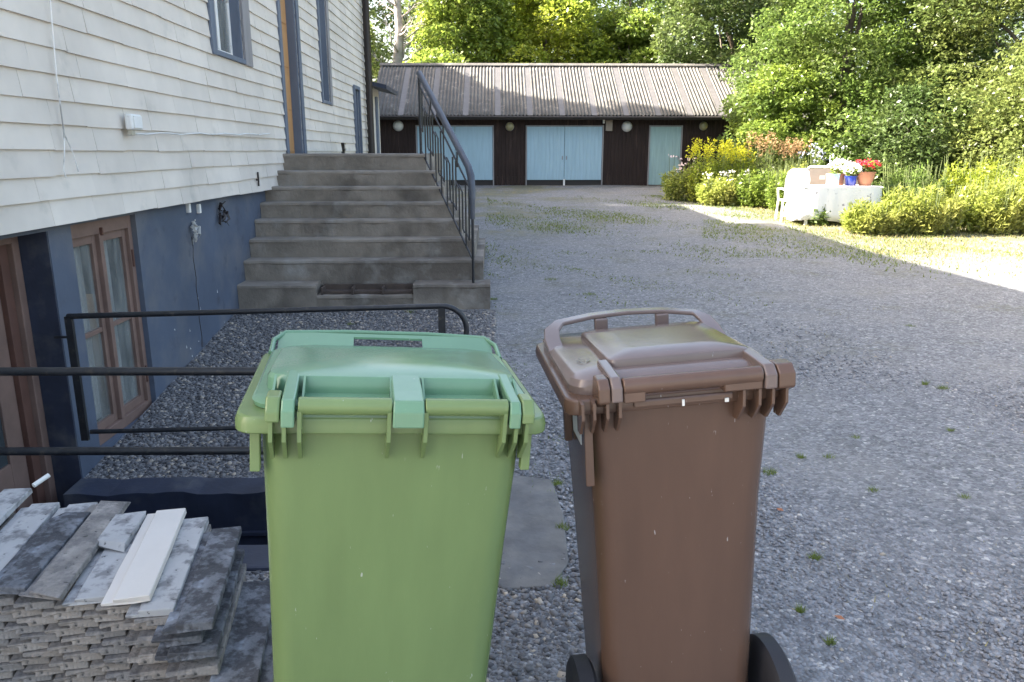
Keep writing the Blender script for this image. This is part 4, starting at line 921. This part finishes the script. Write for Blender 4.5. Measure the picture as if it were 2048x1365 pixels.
# flower bed and hedge plants
def herb(name, label, x, y, w, h, m, n, leaf=.09, up=.3, stems=24, flower=None, fm=None, fn=0, fs=.03, ftop=(.8, 1.05), group=None, depth=.8, spike=False, elong=2.2, fpart='flowers', cat='plant'):
    g = float(gz(x, y)); t = thing(name, label, cat, (x, y, g), group=group)
    P_ = nr.uniform(-1, 1, (n * 2, 3)); P_ = P_[(P_[:, 0] ** 2 + P_[:, 1] ** 2) < 1][:n]; k = len(P_)
    hh = h * (.72 + .28 * np.sin(P_[:, 0] * 7 + x) * np.cos(P_[:, 1] * 6 + y)) * (1 - .25 * (P_[:, 0] ** 2 + P_[:, 1] ** 2))
    z = hh * (nr.random(k) ** .6); C_ = np.stack([P_[:, 0] * w * (.75 + .25 * z / h), P_[:, 1] * w * depth * (.75 + .25 * z / h), z], -1) + nr.normal(0, .02, (k, 3))
    C_[:, 2] = np.abs(C_[:, 2])
    npmesh('foliage', leaves(C_, leaf, elong, up=up), 4, m, t)
    b = MB(); tops = []
    for i in range(stems):
        a = rnd.uniform(0, 6.28); r_ = rnd.random() ** .5; px, py = r_ * math.cos(a) * w * .8, r_ * math.sin(a) * w * depth * .8
        tp = (px * 1.1, py * 1.1, h * rnd.uniform(*ftop)); tops.append(tp); b.tube([(px * .8, py * .8, 0), (px, py, h * .5), tp], [.008, .007, .004], 4)
    b.build('stems', m_stem, t)
    if flower is not None:
        m_ = flower
        pts = []
        for i in range(fn):
            tp = tops[i % len(tops)]
            pts.append((tp[0] + rnd.uniform(-.04, .04), tp[1] + rnd.uniform(-.04, .04), tp[2] + (rnd.uniform(-.02, .28) if spike else rnd.uniform(-.03, .03))))
        npmesh(fpart, leaves(np.array(pts), fs, 1.3, up=.2), 4, m_, t)
    return t
F_yel = mat('yellow_petals', (.50, .50, .03), .6, transl=.3); F_or = mat('dry_orange_plumes', (.30, .20, .10), .8, island=.3, transl=.3)
F_wh = mat('white_petals', (.75, .72, .72), .6, transl=.3); F_pale = mat('pale_blue_thistle', (.42, .46, .60), .7); F_pink = mat('pale_pink_petals', (.75, .6, .62), .6, transl=.3)
F_red = mat('red_geranium_petals', (.65, .03, .06), .5, transl=.2)
BED = 'plants in the flower bed before the garage'
herb('rose_bush', 'pale pink flowering bush at the left end of the flower bed', 4.95, 20.6, .62, .95, L_fern, 5200, .07, flower=F_pink, fn=90, fs=.07, group=BED, ftop=(.4, 1.25))
herb('goldenrod', 'yellow flowering plant at the left of the bed, below the garage lamp', 5.45, 20.0, .60, 1.35, L_yel, 5200, .08, flower=F_yel, fn=900, fs=.05, spike=True, group=BED, ftop=(.75, 1.0), stems=40)
herb('goldenrod', 'second yellow flowering plant, beside the orange plumes', 6.25, 20.1, .55, 1.30, L_yel, 4800, .08, flower=F_yel, fn=600, fs=.05, spike=True, group=BED, ftop=(.75, 1.0), stems=36)
herb('leafy_perennial', 'low light green leafy plant at the front of the bed, left part', 5.6, 19.2, .7, .78, L_fern, 5200, .08, flower=F_wh, fn=60, fs=.06, group=BED)
herb('leafy_perennial', 'light green leafy plant in the middle front of the bed', 6.45, 18.8, .75, .98, L_oak, 6500, .08, group=BED)
herb('leafy_perennial', 'tall green leafy plant in the bed just left of the white chair', 6.75, 17.9, .55, 1.0, L_oak, 5200, .08, group=BED)
herb('astilbe', 'plant with dry orange plumes behind the yellow flowers', 6.9, 20.3, .55, 1.35, L_olive, 3200, .07, flower=F_or, fn=620, fs=.05, spike=True, group=BED, ftop=(.85, 1.1), stems=30)
herb('astilbe', 'second orange plumed plant left of the pale thistles', 7.6, 20.0, .5, 1.3, L_olive, 2800, .07, flower=F_or, fn=600, fs=.05, spike=True, group=BED, ftop=(.8, 1.05), stems=24)
herb('globe_thistle', 'pale blue round headed thistles on tall stems behind the white chair', 8.0, 19.3, .6, 1.05, L_mid, 4200, .08, flower=F_pale, fn=160, fs=.05, group=BED, ftop=(.95, 1.42), stems=26)
herb('leafy_perennial', 'yellow green leafy plant right behind the white chair', 7.3, 18.6, .55, 1.1, L_fern, 4200, .08, group=BED)
HG = 'plants of the low hedge right of the table'
for i, (x, y, w, h, m_, lb) in enumerate(((6.85, 13.9, .62, .60, L_fern, 'lowest ferny clump of the hedge, touching the white table cloth'), (7.75, 14.0, .85, .88, L_fern, 'second ferny clump of the hedge, counted from the table'), (9.1, 14.0, .8, 1.0, L_fern, 'middle yellow green clump of the hedge'),
                                          (10.0, 14.0, .85, 1.12, L_fern, 'ferny hedge clump near the right edge of the picture'), (11.0, 13.8, .9, 1.2, L_fern, 'rightmost ferny clump of the hedge'), (9.7, 15.4, 1.0, 1.35, L_yel, 'taller light green plant rising behind the hedge middle'), (11.5, 15.4, 1.2, 1.7, L_yel, 'tall light green plant behind the right part of the hedge'), (8.35, 15.5, .7, 1.2, L_mid, 'green plant between the flower pots and the hedge'))):
    herb('hedge_plant', lb, x, y, w, h, m_, int(9500 * w), .10, up=.75, stems=40, group=HG, elong=3.6)
herb('leafy_perennial', 'small leafy weed growing before the white chair legs', 6.35, 15.1, .2, .42, L_mid, 700, .07, stems=8)

# ------------------------------------------------------------------ garden furniture and pots
m_plw = mat('white_plastic', (.78, .78, .76), .35, .5); m_cloth = mat('white_tablecloth', (.78, .77, .76), .8, .2, bump=.4, bscale=12, bdist=.02, col2=(.30, .30, .32), c2scale=16, c2lo=.64, c2hi=.67)
m_beige = mat('beige_cushion', (.42, .36, .30), .85, .2, var=.08); m_terra = mat('terracotta', (.42, .20, .12), .75, .3, var=.1); m_bluepot = mat('cobalt_glaze', (.02, .04, .28), .15, .6)
m_ltblue = mat('pale_blue_glaze', (.35, .48, .60), .25, .5, col2=(.75, .78, .8), c2scale=6, c2lo=.5, c2hi=.55)
gt = float(gz(6.8, 15.5))
t = thing('garden_table', 'garden table hidden under the white cloth', 'table', (6.78, 15.5, gt))
b = MB(); b.box(-.78, .78, -.42, .42, .705, .735); b.build('table_top', m_plw, t, bevel=.01)
for sx in (-.66, .66):
    for sy in (-.34, .34): b = MB(); b.box(sx - .025, sx + .025, sy - .025, sy + .025, 0, .70); b.build('leg', m_plw, t)
def cloth():
    n_ = 72; zt = gt + .742; V = []; F = []; cx, cy = 6.78, 15.5
    for r_ in range(9):
        for k in range(n_):
            a = 2 * math.pi * k / n_; ex, ey_ = .81, .45; c_, s_ = math.cos(a), math.sin(a)
            q = (abs(c_) ** 6 + abs(s_) ** 6) ** (-1 / 6)
            if r_ < 3: f = r_ / 3 + .001; V.append((cx + ex * q * c_ * f, cy + ey_ * q * s_ * f, zt))
            else:
                d = (r_ - 3) / 5; fold = 1 + .055 * d * math.sin(a * 17 + 2 * math.sin(a * 3)) + .04 * d
                drop = d * (.66 + .03 * math.sin(a * 4 + 1))
                V.append((cx + ex * q * c_ * fold, cy + ey_ * q * s_ * fold * 1.02, zt - drop))
    for r_ in range(8):
        for k in range(n_): k2 = (k + 1) % n_; F.append((r_ * n_ + k, r_ * n_ + k2, (r_ + 1) * n_ + k2, (r_ + 1) * n_ + k))
    b = MB(); b.add(V, F); o = b.build('tablecloth', m_cloth, smooth=60); m_ = o.modifiers.new('thickness', 'SOLIDIFY'); m_.thickness = .004; m_.offset = -1
    tag(o, 'white cloth draped over the garden table under the flower pots', 'tablecloth')
cloth()
def chair(x, y, rz, label):
    t = thing('garden_chair', label, 'chair', (x, y, float(gz(x, y))), (0, 0, rz))
    b = MB(); b.box(-.24, .24, -.23, .22, .40, .43); b.build('seat', m_plw, t, bevel=.012)
    b = MB(); Rm = Matrix.Translation((0, .22, .42)) @ Matrix.Rotation(R(-12), 4, 'X'); b.prism([(-.22, 0), (.22, 0), (.24, .42), (.20, .60), (.12, .66), (-.12, .66), (-.20, .60), (-.24, .42)], 'y', 0, .02); b.v = [tuple(Rm @ Vector(p)) for p in b.v]; b.build('backrest', m_plw, t, bevel=.008)
    for sx in (-1, 1):
        b = MB(); b.tube([(sx * .25, -.20, .0), (sx * .24, -.18, .42), (sx * .27, -.17, .64), (sx * .27, .20, .66), (sx * .24, .28, .64)], .02, 6); b.build('armrest', m_plw, t, smooth=60)
        b = MB(); b.tube([(sx * .26, .32, .0), (sx * .23, .2, .42)], .02, 6); b.build('leg', m_plw, t); b = MB(); b.tube([(sx * .26, -.24, .0), (sx * .23, -.18, .42)], .02, 6); b.build('leg', m_plw, t)
chair(6.12, 15.95, R(172), 'white plastic garden chair seen from behind, left of the table')
t = thing('garden_bench', 'bench with beige padded back and white frame behind the flower pots', 'bench', (7.15, 16.5, float(gz(7.15, 16.5))))
b = MB(); b.prism([(-.62, .3), (.62, .3), (.56, .98), (.50, 1.03), (-.50, 1.03), (-.56, .98)], 'y', .0, .05); b.build('backrest', m_beige, t, bevel=.01)
b = MB(); b.tube([(-.66, .0, .0), (-.64, .0, .4), (-.58, .0, .99), (-.50, .0, 1.06), (.50, .0, 1.06), (.58, .0, .99), (.64, .0, .4), (.66, 0, 0)], .022, 8); b.build('frame', m_plw, t, smooth=60)
b = MB(); b.box(-.6, .6, -.5, -.02, .36, .42); b.build('seat', m_beige, t, bevel=.01)
for sx in (-.58, .58): b = MB(); b.box(sx - .02, sx + .02, -.48, -.44, 0, .36); b.build('leg', m_plw, t)
b = MB(); b.box(-.28, -.16, -.005, -.001, .80, .88); b.build('label', m_plw, t)
zt = gt + .745
def pot(name, x, y, r, h, m, label, ang=.78, belly=0):
    t = thing(name, label, 'flower pot', (x, y, zt), group='flower pots on the white table')
    b = MB(); b.lathe([(0, 0), (r * ang, 0), (r * (ang + 1) / 2 + belly, h * .5), (r, h * .88), (r * 1.06, h * .88), (r * 1.06, h), (r * .92, h), (r * .9, h * .86), (0, h * .86)], n=28); b.build('pot', m, t, smooth=40)
    return t
def bloom(t, r, h0, h1, fm, n1, n2, nm='flowers'):
    P_ = nr.normal(size=(n1, 3)); P_ /= np.linalg.norm(P_, axis=1, keepdims=True); P_ *= nr.random((n1, 1)) ** .4; P_ = P_ * [r, r, (h1 - h0) / 2] + [0, 0, (h0 + h1) / 2]
    npmesh('foliage', leaves(P_, .05, 1.3, up=.2), 4, L_oak, t)
    if n2:
        P_ = nr.normal(size=(n2, 3)); P_ /= np.linalg.norm(P_, axis=1, keepdims=True); P_[:, 2] = np.abs(P_[:, 2]); P_ = P_ * [r * 1.1, r * 1.1, (h1 - h0) * .55] + [0, 0, (h0 + h1) / 2]
        cl = P_[nr.integers(0, max(3, n2 // 14), n2)] + nr.normal(0, .022, (n2, 3)); npmesh(nm, leaves(cl, .035, 1.1), 4, fm, t)
bloom(pot('flower_pot', 6.69, 15.42, .125, .23, m_ltblue, 'pale blue and white pot, leftmost on the table', .92), .10, .18, .26, F_wh, 60, 0)
bloom(pot('flower_pot', 6.90, 15.66, .12, .23, m_terra, 'terracotta pot behind, between the pale blue and cobalt pots', .85), .17, .22, .46, F_wh, 500, 600)
bloom(pot('flower_pot', 7.05, 15.42, .115, .19, m_bluepot, 'cobalt blue glazed pot in the middle of the row', .82), .17, .17, .40, F_wh, 500, 500)
bloom(pot('flower_pot', 7.34, 15.42, .175, .27, m_terra, 'large round terracotta pot with red geraniums, rightmost', .6, .015), .22, .26, .46, F_red, 800, 420)

# ------------------------------------------------------------------ grass, tufts, fallen leaves
def grass(name, n, xr, yr, h, m, keep, label, wd=.004, lean=.5, pw=1.):
    x = nr.uniform(*xr, n); y = yr[0] + (yr[1] - yr[0]) * nr.random(n) ** pw; k = keep(x, y); x, y = x[k], y[k]; n = len(x)
    hh = h * nr.uniform(.4, 1.3, n); a = nr.uniform(0, 6.28, n); w = wd * nr.uniform(.6, 1.4, n) * (1 + y / 12); dx, dy = nr.normal(0, lean, n) * hh, nr.normal(0, lean, n) * hh; z = gz(x, y)
    V = np.stack([np.stack([x - np.cos(a) * w, y - np.sin(a) * w, z], -1), np.stack([x + np.cos(a) * w, y + np.sin(a) * w, z], -1), np.stack([x + dx, y + dy, z + hh], -1)], 1)
    return tag(npmesh(name, V, 3, m), label, 'grass', kind='stuff')
G_green = mat('grass_green', (.13, .17, .035), .6, island=.35, transl=.3); G_dry = mat('grass_dry', (.27, .24, .10), .7, island=.3, transl=.3)
def n2(x, y, s, o=0): return np.sin(x * s + 1.3 + o) * np.cos(y * s * .8 + o * 2) + .6 * np.sin(x * s * 2.3 + y * s * 1.7 + o) 
grass('grass', 60000, (4.0, 16), (8.5, 22), .045, G_green, lambda x, y: (x > 5.6 + .5 * n2(x, y, .8)) & (n2(x, y, 1.9) + nr.normal(0, .5, len(x)) > -.1) & (y > 10.5 + nr.normal(0, 1, len(x))), 'sunlit green lawn before the flower bed')
grass('grass', 36000, (4.5, 16), (9, 20), .05, G_dry, lambda x, y: (x > 5.8) & (y > 9.8 + .08 * x + nr.normal(0, .6, len(x))), 'dry pale grass along the edge of the hedge')
grass('grass', 9000, (-.3, 3.2), (7.5, 12), .022, G_green, lambda x, y: (n2(x, y, 1.9, 3) + nr.normal(0, .4, len(x)) > .75), 'sparse tiny grass blades among the mid-distance gravel')
grass('grass', 34000, (-.2, 6), (11, 22), .035, G_green, lambda x, y: ((n2(x, y, .9, 2) + nr.normal(0, .35, len(x)) > .55) | ((x > y * .27) & (n2(x, y, 1.4, 1) + nr.normal(0, .4, len(x)) > .2))), 'thin green grass patches growing through the gravel')
tufts = [(1655, 918, 14), (1540, 948, 20), (1885, 778, 16), (1710, 880, 12), (1575, 765, 10), (1602, 918, 12), (1745, 985, 16), (1630, 1118, 16), (1660, 1290, 14), (1115, 970, 14), (1125, 1060, 16), (1120, 1170, 24), (1900, 865, 8), (1820, 655, 14), (1390, 650, 10), (1330, 620, 14), (985, 600, 12), (1850, 770, 8), (1930, 1000, 12), (1600, 1225, 10), (820, 625, 14), (700, 640, 10), (1100, 560, 20), (1180, 590, 18), (1150, 540, 16)]
fx, fy = math.radians(13.8), math.radians(1.26)
def g_at(px, py):
    f = Vector((math.sin(fy) * math.cos(fx), math.cos(fy) * math.cos(fx), -math.sin(fx))); r_ = Vector((math.cos(fy), -math.sin(fy), 0)); u = r_.cross(f)
    d = f + r_ * (px - 1024) / 1540 - u * (py - 682.5) / 1540; t_ = -1.5 / d.z; return d.x * t_, d.y * t_
def tuft(px, py, w):
    x, y = g_at(px, py); r_ = w / 1540 * y * .8; n = 70; b = []
    for i in range(n):
        a = rnd.uniform(0, 6.28); q = rnd.random() ** .7 * r_; cx, cy = x + math.cos(a) * q, y + math.sin(a) * q * .8; h = rnd.uniform(.012, .034); o = rnd.uniform(0, 6.28); ln = rnd.uniform(.3, 1.2) * h
        b.append([(cx - .0016, cy, 0), (cx + .0016, cy, 0), (cx + math.cos(o) * ln, cy + math.sin(o) * ln, h)])
    return np.array(b)
V = np.concatenate([tuft(*q) for q in tufts]); V[..., 2] += gz(V[..., 0], V[..., 1]); tag(npmesh('grass', V, 3, G_green), 'scattered little grass tufts poking out of the near gravel', 'grass', kind='stuff')
grass('grass', 5200, (.55, 3.8), (2.0, 7.4), .016, G_dry, lambda x, y: (n2(x, y, 3.1, 5) + nr.normal(0, .3, len(x)) > .9), 'faint dry wisps of grass in the gravel right of the bins', wd=.0016)
grass('grass', 2600, (-.1, .75), (1.9, 5.5), .02, G_green, lambda x, y: (n2(x, y, 4.1, 2) + nr.normal(0, .3, len(x)) > .8), 'thin green blades in the gap between the bins', wd=.0016)
L_fall = mat('fallen_leaf_brown', (.32, .12, .05), .7)
for i, (px, py, lb) in enumerate(((1567, 1030, 'orange brown fallen leaf on the gravel right of the brown bin'), (1090, 890, 'reddish fallen leaf in the gap between the bins'), (1690, 1250, 'small brown leaf on the gravel at the lower right'))):
    x, y = g_at(px, py); P_ = leaves(np.array([[x, y, .02]]), .035, 1.4); P_[..., 2] = .018 + (P_[..., 2] - .02) * .3; tag(npmesh('fallen_leaf', P_, 4, L_fall), lb, 'leaf')
